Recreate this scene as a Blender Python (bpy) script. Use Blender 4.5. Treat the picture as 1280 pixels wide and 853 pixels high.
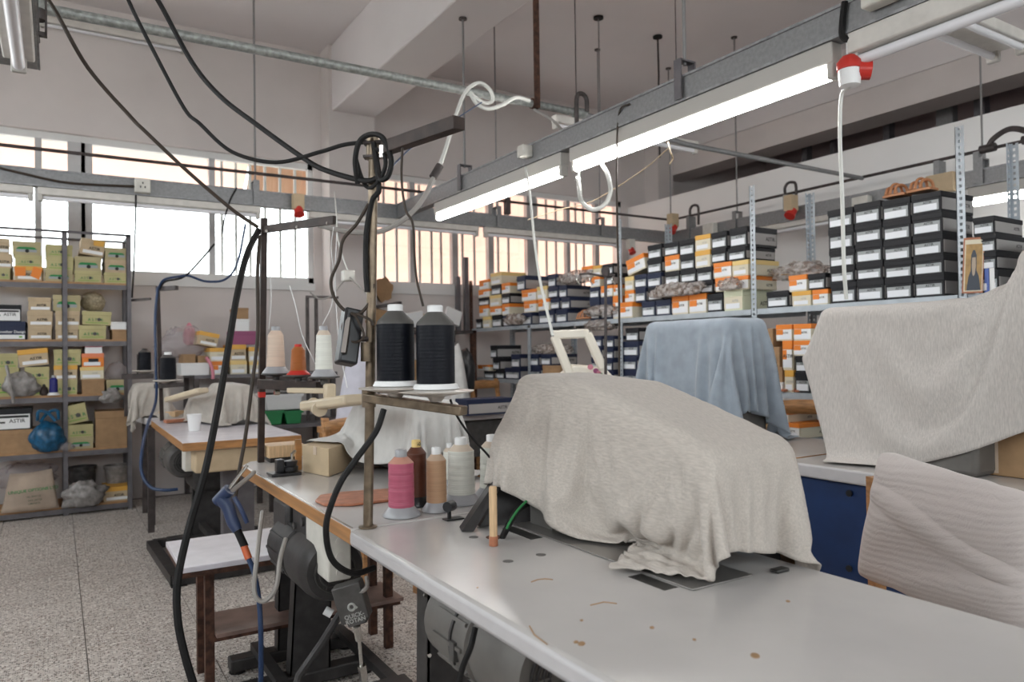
import bpy, bmesh, math, random
from mathutils import Vector, Matrix, noise
random.seed(7)
S = bpy.context.scene
for o in list(bpy.data.objects):
    bpy.data.objects.remove(o)

# ---------------------------------------------------------------- camera, sky, exposure
FPX, EYE = 922.69, 1.24                       # focal length in pixels (1280 wide), eye height in metres
_a, _p, _r = math.radians(31.716), math.radians(.8466), math.radians(-.757)
FW = Vector((math.sin(_a)*math.cos(_p), math.cos(_a)*math.cos(_p), math.sin(_p)))
_R = Vector((math.cos(_a), -math.sin(_a), 0)); _U = _R.cross(FW)
RT = _R*math.cos(_r) + _U*math.sin(_r); UP = _U*math.cos(_r) - _R*math.sin(_r)
C0 = Vector((0, 0, EYE))
cam = bpy.data.cameras.new('camera'); cam.sensor_width = 36; cam.lens = FPX/1280*36
cam.clip_start = .05; cam.clip_end = 200
cam.dof.use_dof = True; cam.dof.focus_distance = 2.2; cam.dof.aperture_fstop = 4.0
co = bpy.data.objects.new('camera', cam); S.collection.objects.link(co)
co.matrix_world = Matrix(((RT.x, UP.x, -FW.x, 0), (RT.y, UP.y, -FW.y, 0), (RT.z, UP.z, -FW.z, EYE), (0, 0, 0, 1)))
S.camera = co
S.view_settings.view_transform = 'Standard'; S.view_settings.look = 'None'
S.view_settings.gamma = 1; S.view_settings.exposure = 0.68; S.view_settings.use_curve_mapping = False
S.cycles.use_denoising = True
S.cycles.max_bounces = 8; S.cycles.diffuse_bounces = 5; S.cycles.glossy_bounces = 3
S.cycles.transparent_max_bounces = 12; S.cycles.sample_clamp_indirect = 6
W = bpy.data.worlds.new('sky'); S.world = W; W.use_nodes = True
bg = W.node_tree.nodes['Background']
bg.inputs[0].default_value = (.93, .96, 1.0, 1); bg.inputs[1].default_value = 4.6

def portal(name, loc, rot, sx, sy):
    L = bpy.data.lights.new(name, 'AREA'); L.shape = 'RECTANGLE'; L.size = sx; L.size_y = sy
    L.cycles.is_portal = True
    o = bpy.data.objects.new(name, L); S.collection.objects.link(o); o.location = loc; o.rotation_euler = rot
HP = math.pi/2
YW, XL, YF, XR, ZC = 7.3, -3.0, -3.0, 6.3, 4.28           # room: back wall, left wall, front wall, right wall, ceiling
portal('portal_back_left', (-.35, YW+.2, 2.55), (-HP, 0, 0), 5.1, 1.25)
portal('portal_back_right', (4.5, YW+.2, 2.55), (-HP, 0, 0), 3.4, 1.25)
portal('portal_left', (XL-.15, 2.3, 2.6), (0, -HP, 0), 1.3, 8.4)
portal('portal_front', (1.6, YF-.15, 2.6), (HP, 0, 0), 7.6, 1.3)

# ---------------------------------------------------------------- a pixel of the photograph to a point in the room
def ray(u, v): return FW + RT*((u-640)/FPX) + UP*((426.5-v)/FPX)
def T(u, v, t): return C0 + ray(u, v)*t
def _pl(u, v, ax, val):
    r = ray(u, v); return C0 + r*((val-C0[ax])/r[ax])
def X(u, v, x): return _pl(u, v, 0, x)
def Y(u, v, y): return _pl(u, v, 1, y)
def Z(u, v, z): return _pl(u, v, 2, z)

# ---------------------------------------------------------------- materials
M = {}
def mat(name, col, rough=.6, metal=0, spec=.5, noise_s=0, noise_a=.0, bump=0, bump_s=200, emit=0, col2=None, stretch=None, sheen=0):
    m = bpy.data.materials.new(name); m.use_nodes = True
    nt = m.node_tree; b = nt.nodes['Principled BSDF']
    b.inputs['Base Color'].default_value = (*col, 1); b.inputs['Roughness'].default_value = rough
    b.inputs['Metallic'].default_value = metal; b.inputs['Specular IOR Level'].default_value = spec
    if sheen: b.inputs['Sheen Weight'].default_value = sheen
    if emit:
        b.inputs['Emission Color'].default_value = (*col, 1); b.inputs['Emission Strength'].default_value = emit
    co_ = None
    if noise_s or bump:
        co_ = nt.nodes.new('ShaderNodeNewGeometry').outputs['Position']
        if stretch:
            mp = nt.nodes.new('ShaderNodeMapping'); mp.inputs['Scale'].default_value = stretch
            nt.links.new(co_, mp.inputs['Vector']); co_ = mp.outputs['Vector']
    if noise_s:
        n = nt.nodes.new('ShaderNodeTexNoise'); n.inputs['Scale'].default_value = noise_s
        n.inputs['Detail'].default_value = 5; nt.links.new(co_, n.inputs['Vector'])
        r = nt.nodes.new('ShaderNodeValToRGB')
        c2 = col2 or tuple(min(1, c*(1+noise_a)) for c in col); c1 = col if col2 else tuple(c*(1-noise_a) for c in col)
        r.color_ramp.elements[0].position = .35; r.color_ramp.elements[1].position = .68
        r.color_ramp.elements[0].color = (*c1, 1); r.color_ramp.elements[1].color = (*c2, 1)
        nt.links.new(n.outputs['Fac'], r.inputs['Fac']); nt.links.new(r.outputs['Color'], b.inputs['Base Color'])
    if bump:
        n2 = nt.nodes.new('ShaderNodeTexNoise'); n2.inputs['Scale'].default_value = bump_s; n2.inputs['Detail'].default_value = 3
        nt.links.new(co_, n2.inputs['Vector'])
        bp = nt.nodes.new('ShaderNodeBump'); bp.inputs['Strength'].default_value = bump; bp.inputs['Distance'].default_value = .002
        nt.links.new(n2.outputs['Fac'], bp.inputs['Height']); nt.links.new(bp.outputs['Normal'], b.inputs['Normal'])
    M[name] = m
    return m

mat('wall_paint', (.66, .605, .585), .85, noise_s=1.3, noise_a=.06, bump=.15, bump_s=60)
mat('ceiling_paint', (.70, .655, .655), .9, noise_s=1.0, noise_a=.04)
mat('parapet_paint', (.80, .79, .78), .8, noise_s=1.5, noise_a=.02)
mat('mezzanine_paint', (.50, .42, .42), .9, noise_s=1, noise_a=.05)
mat('alu', (.50, .49, .49), .45, .3, noise_s=8, noise_a=.05)
mat('white_alu', (.72, .71, .70), .5)
mat('galv', (.27, .27, .275), .5, .6, noise_s=60, noise_a=.10, bump=.05, bump_s=90)
mat('galv_beam', (.30, .30, .31), .5, .6, noise_s=30, noise_a=.22)
mat('galv_pipe', (.30, .31, .295), .5, .5, noise_s=45, noise_a=.28)
mat('rack_grey', (.42, .46, .50), .5, .35, noise_s=14, noise_a=.08)
mat('dark_steel', (.075, .062, .06), .5, .5, noise_s=18, noise_a=.3)
mat('brown_steel', (.036, .022, .018), .55, .3, noise_s=25, noise_a=.35)
mat('rust_steel', (.08, .035, .022), .7, .3, noise_s=40, noise_a=.5)
mat('pole_steel', (.20, .155, .11), .38, .75, noise_s=30, noise_a=.3)
mat('chrome', (.6, .58, .55), .25, 1)
mat('grey_angle', (.15, .14, .15), .55, .4, noise_s=15, noise_a=.15)
mat('lamp_white', (.46, .44, .41), .5)
mat('lamp_metal', (.62, .59, .55), .5, noise_s=20, noise_a=.06)
mat('tube_off', (.78, .77, .80), .25, spec=.6)
mat('tube_on', (1, .985, .96), .3, emit=18)
mat('black_rubber', (.013, .012, .012), .65, spec=.25, noise_s=40, noise_a=.2)
mat('brown_cable', (.045, .032, .024), .55, spec=.3)
mat('grey_cable', (.30, .28, .26), .5)
mat('white_cable', (.70, .70, .66), .5)
mat('blue_hose', (.012, .035, .10), .45)
mat('orange_hose', (.65, .14, .05), .4)
mat('table_white', (.52, .495, .48), .20, spec=.5, noise_s=4, noise_a=.05)
mat('table_edge', (.52, .50, .51), .35, noise_s=20, noise_a=.04)
mat('wood_edge', (.40, .19, .065), .45, noise_s=9, noise_a=.25, stretch=(1, .25, 6))
mat('wood_pale', (.62, .42, .24), .5, noise_s=30, noise_a=.14, stretch=(6, 6, .6))
mat('wood_shelf', (.40, .22, .10), .6, noise_s=12, noise_a=.2)
mat('wood_chair', (.42, .21, .085), .45, noise_s=16, noise_a=.28, stretch=(1, 1, 5))
mat('stool_top', (.66, .63, .68), .25, noise_s=12, noise_a=.06)
mat('motor_grey', (.085, .08, .077), .5, .3, noise_s=25, noise_a=.2)
mat('motor_dark', (.04, .037, .037), .5, .3, noise_s=25, noise_a=.25)
mat('motor_light', (.135, .125, .115), .55, .1, noise_s=15, noise_a=.12)
mat('switch_white', (.62, .60, .55), .45, noise_s=20, noise_a=.08)
mat('beige_plastic', (.60, .50, .36), .4, noise_s=10, noise_a=.06)
mat('cream_plastic', (.80, .74, .64), .35)
mat('white_plastic', (.82, .82, .82), .35)
mat('grey_plastic', (.36, .36, .38), .3)
mat('disc_plastic', (.60, .55, .50), .3)
mat('red_plastic', (.55, .03, .02), .35)
mat('black_plastic', (.015, .015, .017), .35)
mat('air_blue', (.03, .05, .12), .4)
mat('blue_paint', (.008, .035, .13), .45, noise_s=6, noise_a=.25)
mat('kraft', (.36, .22, .115), .8, noise_s=18, noise_a=.1)
mat('kraft_pale', (.52, .40, .26), .75, noise_s=14, noise_a=.07)
mat('paper_sack', (.42, .33, .26), .8, noise_s=9, noise_a=.12)
mat('tape', (.58, .46, .36), .35)
mat('leather', (.42, .16, .085), .45, noise_s=30, noise_a=.2)
mat('cloth_linen', (.52, .47, .425), .95, noise_s=330, noise_a=.10, bump=.7, bump_s=700, stretch=(1, .10, .7), sheen=.1)
mat('cloth_linen_pale', (.55, .51, .48), .95, noise_s=300, noise_a=.12, bump=.6, bump_s=700, stretch=(1, 1, .12), sheen=.1)
mat('cloth_white', (.60, .585, .565), .95, noise_s=20, noise_a=.06, bump=.3, bump_s=500, sheen=.2)
mat('cloth_cream', (.47, .43, .385), .95, noise_s=20, noise_a=.08, bump=.3, bump_s=500, sheen=.2)
mat('cloth_blue', (.30, .345, .40), .9, noise_s=14, noise_a=.1, bump=.25, bump_s=500, sheen=.3)
mat('quilt', (.60, .54, .52), .9, sheen=.2)
mat('bag_blue', (.01, .09, .19), .3, noise_s=30, noise_a=.4)
mat('bag_grey', (.26, .24, .23), .35, noise_s=25, noise_a=.3)
mat('bag_dark', (.07, .065, .065), .35, noise_s=25, noise_a=.4)
mat('straw', (.45, .38, .26), .8, noise_s=60, noise_a=.3)
mat('paper_white', (.80, .80, .80), .6)
mat('sticker', (.78, .80, .84), .5)
mat('label_grey', (.34, .36, .37), .5)
mat('box_side_grey', (.36, .34, .33), .6)
mat('box_black', (.015, .015, .018), .5, spec=.25)
mat('box_navy', (.017, .024, .058), .5, spec=.3)
mat('box_orange', (.78, .22, .02), .5)
mat('box_amber', (.72, .38, .06), .5)
mat('box_yellow', (.76, .56, .22), .55)
mat('box_cream', (.68, .62, .48), .6)
mat('box_palegreen', (.66, .68, .50), .6)
mat('box_red', (.75, .22, .10), .5)
mat('box_olive', (.44, .375, .215), .7, noise_s=6, noise_a=.08)
mat('box_lime', (.48, .43, .215), .7, noise_s=6, noise_a=.08)
mat('box_pink', (.60, .22, .28), .6)
mat('box_purple', (.28, .06, .15), .5)
mat('ink_green', (.02, .22, .06), .6)
mat('ink_lime', (.15, .40, .03), .6)
mat('ink_black', (.012, .012, .012), .6)
mat('ink_white', (.75, .75, .75), .6)
mat('ink_grey', (.40, .40, .38), .6)
mat('ink_blue', (.10, .16, .45), .6)
mat('crate_green', (.01, .20, .06), .45)
mat('bin_white', (.60, .60, .60), .5)
mat('foliage', (.12, .22, .05), .8, noise_s=6, noise_a=.4)
mat('facade', (.45, .28, .18), .9)
mat('pavement', (.50, .49, .47), .9)
mat('slot_dark', (.06, .058, .055), .4, .5)
mat('plug_grey', (.14, .13, .125), .6)
mat('plate_steel', (.30, .285, .27), .3, .6)
mat('icon_gold', (.42, .26, .10), .5, noise_s=30, noise_a=.2)
mat('icon_dark', (.06, .07, .09), .6)
mat('icon_pale', (.45, .36, .28), .6)
mat('tan_leather', (.50, .22, .10), .45)
# terrazzo: chips of stone in a grey matrix
def terrazzo():
    m = bpy.data.materials.new('terrazzo'); m.use_nodes = True; nt = m.node_tree; b = nt.nodes['Principled BSDF']
    g = nt.nodes.new('ShaderNodeNewGeometry').outputs['Position']
    def vor(sc, th, w):
        v = nt.nodes.new('ShaderNodeTexVoronoi'); v.inputs['Scale'].default_value = sc; nt.links.new(g, v.inputs['Vector'])
        r = nt.nodes.new('ShaderNodeValToRGB'); r.color_ramp.elements[0].position = th; r.color_ramp.elements[1].position = th+.06
        r.color_ramp.elements[0].color = (1, 1, 1, 1); r.color_ramp.elements[1].color = (0, 0, 0, 1)
        nt.links.new(v.outputs['Distance'], r.inputs['Fac'])
        sep = nt.nodes.new('ShaderNodeSeparateColor'); nt.links.new(v.outputs['Color'], sep.inputs[0])
        gt = nt.nodes.new('ShaderNodeMath'); gt.operation = 'GREATER_THAN'; gt.inputs[1].default_value = w
        nt.links.new(sep.outputs[0], gt.inputs[0])
        mu = nt.nodes.new('ShaderNodeMath'); mu.operation = 'MULTIPLY'
        nt.links.new(r.outputs['Color'], mu.inputs[0]); nt.links.new(gt.outputs[0], mu.inputs[1])
        return mu.outputs[0]
    n = nt.nodes.new('ShaderNodeTexNoise'); n.inputs['Scale'].default_value = 1.1; n.inputs['Detail'].default_value = 4; nt.links.new(g, n.inputs['Vector'])
    cr = nt.nodes.new('ShaderNodeValToRGB'); cr.color_ramp.elements[0].color = (.47, .425, .39, 1); cr.color_ramp.elements[1].color = (.60, .55, .51, 1)
    cr.color_ramp.elements[0].position = .3; cr.color_ramp.elements[1].position = .7
    nt.links.new(n.outputs['Fac'], cr.inputs['Fac']); prev = cr.outputs['Color']
    for sc, th, w, col in ((70, .34, .55, (.22, .18, .16, 1)), (60, .42, .5, (.70, .66, .62, 1)), (130, .42, .6, (.085, .07, .06, 1)), (45, .28, .75, (.24, .18, .155, 1))):
        mx = nt.nodes.new('ShaderNodeMix'); mx.data_type = 'RGBA'; mx.inputs[7].default_value = col
        nt.links.new(vor(sc, th, w), mx.inputs[0]); nt.links.new(prev, mx.inputs[6]); prev = mx.outputs[2]
    nt.links.new(prev, b.inputs['Base Color']); b.inputs['Roughness'].default_value = .42
    M['terrazzo'] = m
terrazzo()
mat('grout', (.20, .18, .17), .8)
def glassy(name, col, fac, rough=.05, tr=(1, 1, 1)):
    m = bpy.data.materials.new(name); m.use_nodes = True; nt = m.node_tree; nt.nodes.clear()
    o = nt.nodes.new('ShaderNodeOutputMaterial'); mx = nt.nodes.new('ShaderNodeMixShader'); mx.inputs[0].default_value = fac
    t = nt.nodes.new('ShaderNodeBsdfTransparent'); t.inputs[0].default_value = (*tr, 1)
    if rough < .3:
        g = nt.nodes.new('ShaderNodeBsdfGlossy'); g.inputs['Roughness'].default_value = rough
    else:
        g = nt.nodes.new('ShaderNodeBsdfPrincipled'); g.inputs['Roughness'].default_value = .25; g.inputs['Base Color'].default_value = (*col, 1)
    if rough < .3: g.inputs[0].default_value = (*col, 1)
    nt.links.new(t.outputs[0], mx.inputs[1]); nt.links.new(g.outputs[0], mx.inputs[2]); nt.links.new(mx.outputs[0], o.inputs[0])
    M[name] = m
glassy('glass', (1, 1, 1), .05, .02, (.96, .98, .97))
glassy('clear_bag', (.62, .56, .52), .36, .5, (.92, .90, .88))
glassy('film', (.60, .56, .57), .34, .5, (.92, .90, .91))
def canvas():
    m = bpy.data.materials.new('canvas'); m.use_nodes = True; nt = m.node_tree; nt.nodes.clear()
    o = nt.nodes.new('ShaderNodeOutputMaterial'); mx = nt.nodes.new('ShaderNodeMixShader'); mx.inputs[0].default_value = .55
    d = nt.nodes.new('ShaderNodeBsdfDiffuse'); t = nt.nodes.new('ShaderNodeBsdfTranslucent')
    d.inputs[0].default_value = (.80, .63, .56, 1); t.inputs[0].default_value = (.82, .64, .565, 1)
    nt.links.new(d.outputs[0], mx.inputs[1]); nt.links.new(t.outputs[0], mx.inputs[2]); nt.links.new(mx.outputs[0], o.inputs[0])
    M['canvas'] = m
canvas()
def bag_nodes():
    m = M['clear_bag']; nt = m.node_tree; b = [n for n in nt.nodes if n.type == 'BSDF_PRINCIPLED'][0]
    g = nt.nodes.new('ShaderNodeNewGeometry').outputs['Position']; n = nt.nodes.new('ShaderNodeTexNoise'); n.inputs['Scale'].default_value = 26; n.inputs['Detail'].default_value = 6; nt.links.new(g, n.inputs['Vector'])
    r = nt.nodes.new('ShaderNodeValToRGB'); r.color_ramp.elements[0].position = .38; r.color_ramp.elements[1].position = .62
    r.color_ramp.elements[0].color = (.28, .18, .13, 1); r.color_ramp.elements[1].color = (.78, .75, .73, 1); nt.links.new(n.outputs['Fac'], r.inputs['Fac']); nt.links.new(r.outputs['Color'], b.inputs['Base Color'])
    bp = nt.nodes.new('ShaderNodeBump'); bp.inputs['Strength'].default_value = 1; bp.inputs['Distance'].default_value = .02; nt.links.new(n.outputs['Fac'], bp.inputs['Height']); nt.links.new(bp.outputs[0], b.inputs['Normal']); b.inputs['Roughness'].default_value = .15
    [x for x in nt.nodes if x.type == 'MIX_SHADER'][0].inputs[0].default_value = .45
bag_nodes()
def quilt_nodes():
    m = M['quilt']; nt = m.node_tree; b = nt.nodes['Principled BSDF']
    g = nt.nodes.new('ShaderNodeNewGeometry').outputs['Position']
    w = nt.nodes.new('ShaderNodeTexWave'); w.inputs['Scale'].default_value = 22; w.inputs['Distortion'].default_value = 2.5; w.inputs['Detail'].default_value = 2
    dv = Vector((-.25, -.15, 1)); dp = nt.nodes.new('ShaderNodeVectorMath'); dp.operation = 'DOT_PRODUCT'; dp.inputs[1].default_value = (-.42, .26, .87)
    nt.links.new(g, dp.inputs[0]); cx = nt.nodes.new('ShaderNodeCombineXYZ'); nt.links.new(dp.outputs['Value'], cx.inputs[0])
    n0 = nt.nodes.new('ShaderNodeTexNoise'); n0.inputs['Scale'].default_value = 9; nt.links.new(g, n0.inputs['Vector']); nt.links.new(n0.outputs['Fac'], cx.inputs[1]); nt.links.new(cx.outputs[0], w.inputs[0])
    n = nt.nodes.new('ShaderNodeTexNoise'); n.inputs['Scale'].default_value = 260; nt.links.new(g, n.inputs['Vector'])
    ad = nt.nodes.new('ShaderNodeMath'); ad.operation = 'ADD'; nt.links.new(w.outputs['Fac'], ad.inputs[0]); nt.links.new(n.outputs['Fac'], ad.inputs[1])
    bp = nt.nodes.new('ShaderNodeBump'); bp.inputs['Strength'].default_value = .4; bp.inputs['Distance'].default_value = .003
    nt.links.new(ad.outputs[0], bp.inputs['Height']); nt.links.new(bp.outputs[0], b.inputs['Normal'])
quilt_nodes()

# ---------------------------------------------------------------- mesh helpers
class MB:
    def __init__(s): s.v = []; s.f = []
    def add(s, vs, fs):
        k = len(s.v); s.v += [tuple(v) for v in vs]; s.f += [tuple(i+k for i in f) for f in fs]; return s
    def box(s, a, b, mt=None):
        vs = [Vector((x, y, z)) for z in (a[2], b[2]) for y in (a[1], b[1]) for x in (a[0], b[0])]
        if mt: vs = [mt @ v for v in vs]
        return s.add(vs, [(0, 2, 3, 1), (4, 5, 7, 6), (0, 1, 5, 4), (2, 6, 7, 3), (0, 4, 6, 2), (1, 3, 7, 5)])
    def bar(s, p, q, w, h, up=(0, 0, 1)):
        p, q = Vector(p), Vector(q); d = (q-p); L = d.length; d.normalize()
        x = d.cross(Vector(up))
        if x.length < 1e-4: x = d.cross(Vector((1, 0, 0)))
        x.normalize(); y = x.cross(d)
        m = Matrix((x, d, y)).transposed().to_4x4(); m.translation = p
        return s.box((-w/2, 0, -h/2), (w/2, L, h/2), m)
    def tube(s, pts, r, n=8, caps=True):
        pts = [Vector(p) for p in pts]; R = r if isinstance(r, (list, tuple)) else [r]*len(pts)
        k = len(s.v); prev = None
        for i, p in enumerate(pts):
            d = (pts[min(i+1, len(pts)-1)]-pts[max(i-1, 0)])
            if d.length < 1e-9: d = Vector((0, 0, 1))
            d.normalize()
            if prev is None:
                a = Vector((0, 0, 1)) if abs(d.z) < .9 else Vector((1, 0, 0)); x = d.cross(a).normalized()
            else:
                x = prev - d*prev.dot(d)
                if x.length < 1e-5: x = d.cross(Vector((.3, .5, .8)))
                x.normalize()
            prev = x; y = d.cross(x)
            for j in range(n):
                t = 2*math.pi*j/n; s.v.append(tuple(p+(x*math.cos(t)+y*math.sin(t))*R[i]))
        for i in range(len(pts)-1):
            for j in range(n):
                a = k+i*n+j; b = k+i*n+(j+1) % n; s.f.append((a, b, b+n, a+n))
        if caps:
            s.f.append(tuple(k+j for j in reversed(range(n)))); s.f.append(tuple(k+(len(pts)-1)*n+j for j in range(n)))
        return s
    def lathe(s, prof, n=24, mt=None):
        k = len(s.v)
        for r, z in prof:
            for j in range(n):
                t = 2*math.pi*j/n; v = Vector((r*math.cos(t), r*math.sin(t), z)); s.v.append(tuple(mt @ v if mt else v))
        for i in range(len(prof)-1):
            for j in range(n):
                a = k+i*n+j; b = k+i*n+(j+1) % n; s.f.append((a, b, b+n, a+n))
        s.f.append(tuple(k+j for j in reversed(range(n)))); s.f.append(tuple(k+(len(prof)-1)*n+j for j in range(n)))
        return s
    def prism(s, poly, d):                       # polygon (3-D points) pushed along the vector d
        n = len(poly); d = Vector(d); a = [Vector(p) for p in poly]
        return s.add(a+[p+d for p in a], [tuple(reversed(range(n))), tuple(range(n, 2*n))]+[(i, (i+1) % n, n+(i+1) % n, n+i) for i in range(n)])
    def grid(s, rows):
        m = len(rows[0]); vs = [p for r in rows for p in r]
        return s.add(vs, [(i*m+j, i*m+j+1, (i+1)*m+j+1, (i+1)*m+j) for i in range(len(rows)-1) for j in range(m-1)])
    def mesh(s, name, m, smooth=False):
        me = bpy.data.meshes.new(name); me.from_pydata(s.v, [], s.f)
        bm = bmesh.new(); bm.from_mesh(me); bmesh.ops.recalc_face_normals(bm, faces=bm.faces); bm.to_mesh(me); bm.free()
        me.materials.append(M[m])
        if smooth:
            me.polygons.foreach_set('use_smooth', [True]*len(me.polygons)); me.set_sharp_from_angle(angle=math.radians(40))
        return me
    def obj(s, name, m, parent=None, smooth=False, bevel=0, world=True):
        return link(name, s.mesh(name, m, smooth), parent, bevel, world)

def link(name, me, parent=None, bevel=0, world=True):
    o = bpy.data.objects.new(name, me); S.collection.objects.link(o)
    if parent:
        o.parent = parent
        if world: o.matrix_parent_inverse = wm(parent).inverted()
    if bevel:
        b = o.modifiers.new('bevel', 'BEVEL'); b.width = bevel; b.segments = 2; b.limit_method = 'ANGLE'
        me.polygons.foreach_set('use_smooth', [True]*len(me.polygons)); me.set_sharp_from_angle(angle=math.radians(50))
    return o
def wm(o):
    m = o.matrix_basis.copy()
    return (wm(o.parent) @ o.matrix_parent_inverse @ m) if o.parent else m
def tag(o, label, cat, group=None, kind=None):
    if label: o['label'] = label
    if cat: o['category'] = cat
    if group: o['group'] = group
    if kind: o['kind'] = kind
    return o
def thing(name, label, cat, loc=(0, 0, 0), rz=0, group=None):
    o = bpy.data.objects.new(name, None); S.collection.objects.link(o); o.location = loc; o.rotation_euler = (0, 0, rz)
    o.empty_display_size = .05
    return tag(o, label, cat, group)
def struct(o): o['kind'] = 'structure'; return o
def catmull(pts, n=8):
    P = [Vector(p) for p in pts]; P = [P[0]*2-P[1]]+P+[P[-1]*2-P[-2]]; out = []
    for i in range(1, len(P)-2):
        for k in range(n):
            t = k/n; a, b, c, d = P[i-1:i+3]
            out.append(.5*((2*b)+(c-a)*t+(2*a-5*b+4*c-d)*t*t+(3*b-a-3*c+d)*t**3))
    return out+[P[-2]]
def cable(name, pts, r, m, label=None, cat='cable', parent=None, n=7, group=None):
    o = MB().tube(catmull(pts, 7), r, n).obj(name, m, parent, smooth=True)
    if not parent: tag(o, label, cat, group)
    return o
_txt = {}
def text_mesh(s, size, m, align='CENTER', bold=0):
    k = (s, round(size, 4), m, align)
    if k not in _txt:
        c = bpy.data.curves.new('text', 'FONT'); c.body = s; c.size = size; c.align_x = align; c.align_y = 'CENTER'; c.offset = bold*size; c.resolution_u = 2
        o = bpy.data.objects.new('text', c); S.collection.objects.link(o); bpy.context.view_layer.update()
        me = bpy.data.meshes.new_from_object(o.evaluated_get(bpy.context.evaluated_depsgraph_get()))
        bpy.data.objects.remove(o); me.name = 'lettering'; me.materials.clear(); me.materials.append(M[m]); _txt[k] = me
    return _txt[k]
def lettering(s, size, m, loc, xdir, ydir, parent=None, bold=.01, world=True, name='lettering'):
    o = bpy.data.objects.new(name, text_mesh(s, size, m, bold=bold)); S.collection.objects.link(o)
    x = Vector(xdir).normalized(); z = x.cross(Vector(ydir)).normalized(); y = z.cross(x)
    mt = Matrix((x, y, z)).transposed().to_4x4(); mt.translation = Vector(loc)
    if parent:
        o.parent = parent
        if world: o.matrix_parent_inverse = wm(parent).inverted()
    o.matrix_basis = mt
    return o
# ---------------------------------------------------------------- the room
TS = .446
floor = struct(MB().box((XL-.1, YF-.1, -.2), (XR+.05, YW+.1, -.006)).obj('floor', 'grout'))
_t = MB().box((.002, .002, -.01), (TS-.002, TS-.002, 0)).mesh('tile', 'terrazzo')
for i in range(-7, 8):
    for j in range(-5, 10):
        y0 = 3.18+TS*(j-1)
        if y0 < .6 or y0 > YW: continue
        link('tile', _t, floor).location = (.105+TS*i, y0, 0)
MB().box((XL, YF, -.01), (XR, .950, -.0005)).obj('concrete_screed', 'terrazzo', floor)
MB().box((3.674, .95, -.01), (XR, YW, -.0005)).obj('concrete_screed', 'terrazzo', floor)
struct(MB().box((XL-.2, YF-.2, ZC), (9.2, YW+.2, ZC+.15)).obj('ceiling', 'ceiling_paint'))
ZS, ZT = 1.945, 3.15
W1A, W1B, W2A, W2B = -2.9, 2.20, 2.80, 6.2
wb = MB().box((XL, YW, -.2), (9, YW+.2, ZS)).box((XL, YW, ZT), (9, YW+.2, ZC))
for a, b in ((XL, W1A), (W1B, W2A), (W2B, 9)): wb.box((a, YW, ZS), (b, YW+.2, ZT))
struct(wb.obj('wall_back', 'wall_paint'))
wl = MB().box((XL-.2, YF, -.2), (XL, YW, 1.95)).box((XL-.2, YF, 3.2), (XL, YW, ZC)).box((XL-.2, YF, 1.95), (XL, -2, 3.2)).box((XL-.2, 6.5, 1.95), (XL, YW, 3.2))
struct(wl.obj('wall_left', 'wall_paint'))
wf = MB().box((XL, YF-.2, -.2), (9, YF, 1.95)).box((XL, YF-.2, 3.2), (9, YF, ZC)).box((XL, YF-.2, 1.95), (-2.2, YF, 3.2)).box((5.4, YF-.2, 1.95), (9, YF, 3.2))
struct(wf.obj('wall_front', 'wall_paint'))
struct(MB().box((XR, YF, -.2), (XR+.12, YW, 3.085)).obj('wall_right', 'parapet_paint'))
struct(MB().box((9, YF, 0), (9.2, YW, ZC)).box((XR+.12, YF, 2.5), (9, YW, 2.65)).obj('wall_mezzanine', 'mezzanine_paint'))
bt = MB().box((6.87, YF, 3.52), (7.25, YW, ZC))
struct(bt.obj('trim_1', 'wall_paint'))
struct(MB().box((6.845, YF, 3.80), (6.868, YW, ZC)).obj('trim_2', 'ceiling_paint'))
struct(MB().box((6.60, 7.05, 2.65), (6.86, YW, ZC)).obj('column_mezzanine', 'wall_paint'))
for k, (u, w) in enumerate(((1005, .07), (1108, .07), (1181, .16), (1225, .1), (1040, .05))):
    p = X(u, 180, 7.6); o = struct(MB().box((7.6, p.y-w/2, 2.65), (7.7, p.y+w/2, 4.0)).obj('trim_%d' % (3+k), 'grey_angle' if k != 2 else 'galv'))
XC0, XC1, YC = 2.28, 2.755, 7.045
struct(MB().box((XC0, YC, 0), (XC1, YW, ZC)).obj('column', 'wall_paint'))
struct(MB().box((XC0+.03, YF, 3.63), (XC1, YC, ZC)).obj('ceiling_beam', 'ceiling_paint', bevel=.012))
struct(MB().box((W1A, YW-.03, ZS-.07), (W1B, YW, ZS)).obj('trim_9', 'white_alu'))
struct(MB().box((W2A, YW-.03, ZS-.07), (W2B, YW, ZS)).obj('trim_10', 'white_alu'))
struct(MB().box((W1A, YW-.02, ZT), (W1B, YW, ZT+.05)).obj('trim_11', 'wall_paint'))

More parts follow.
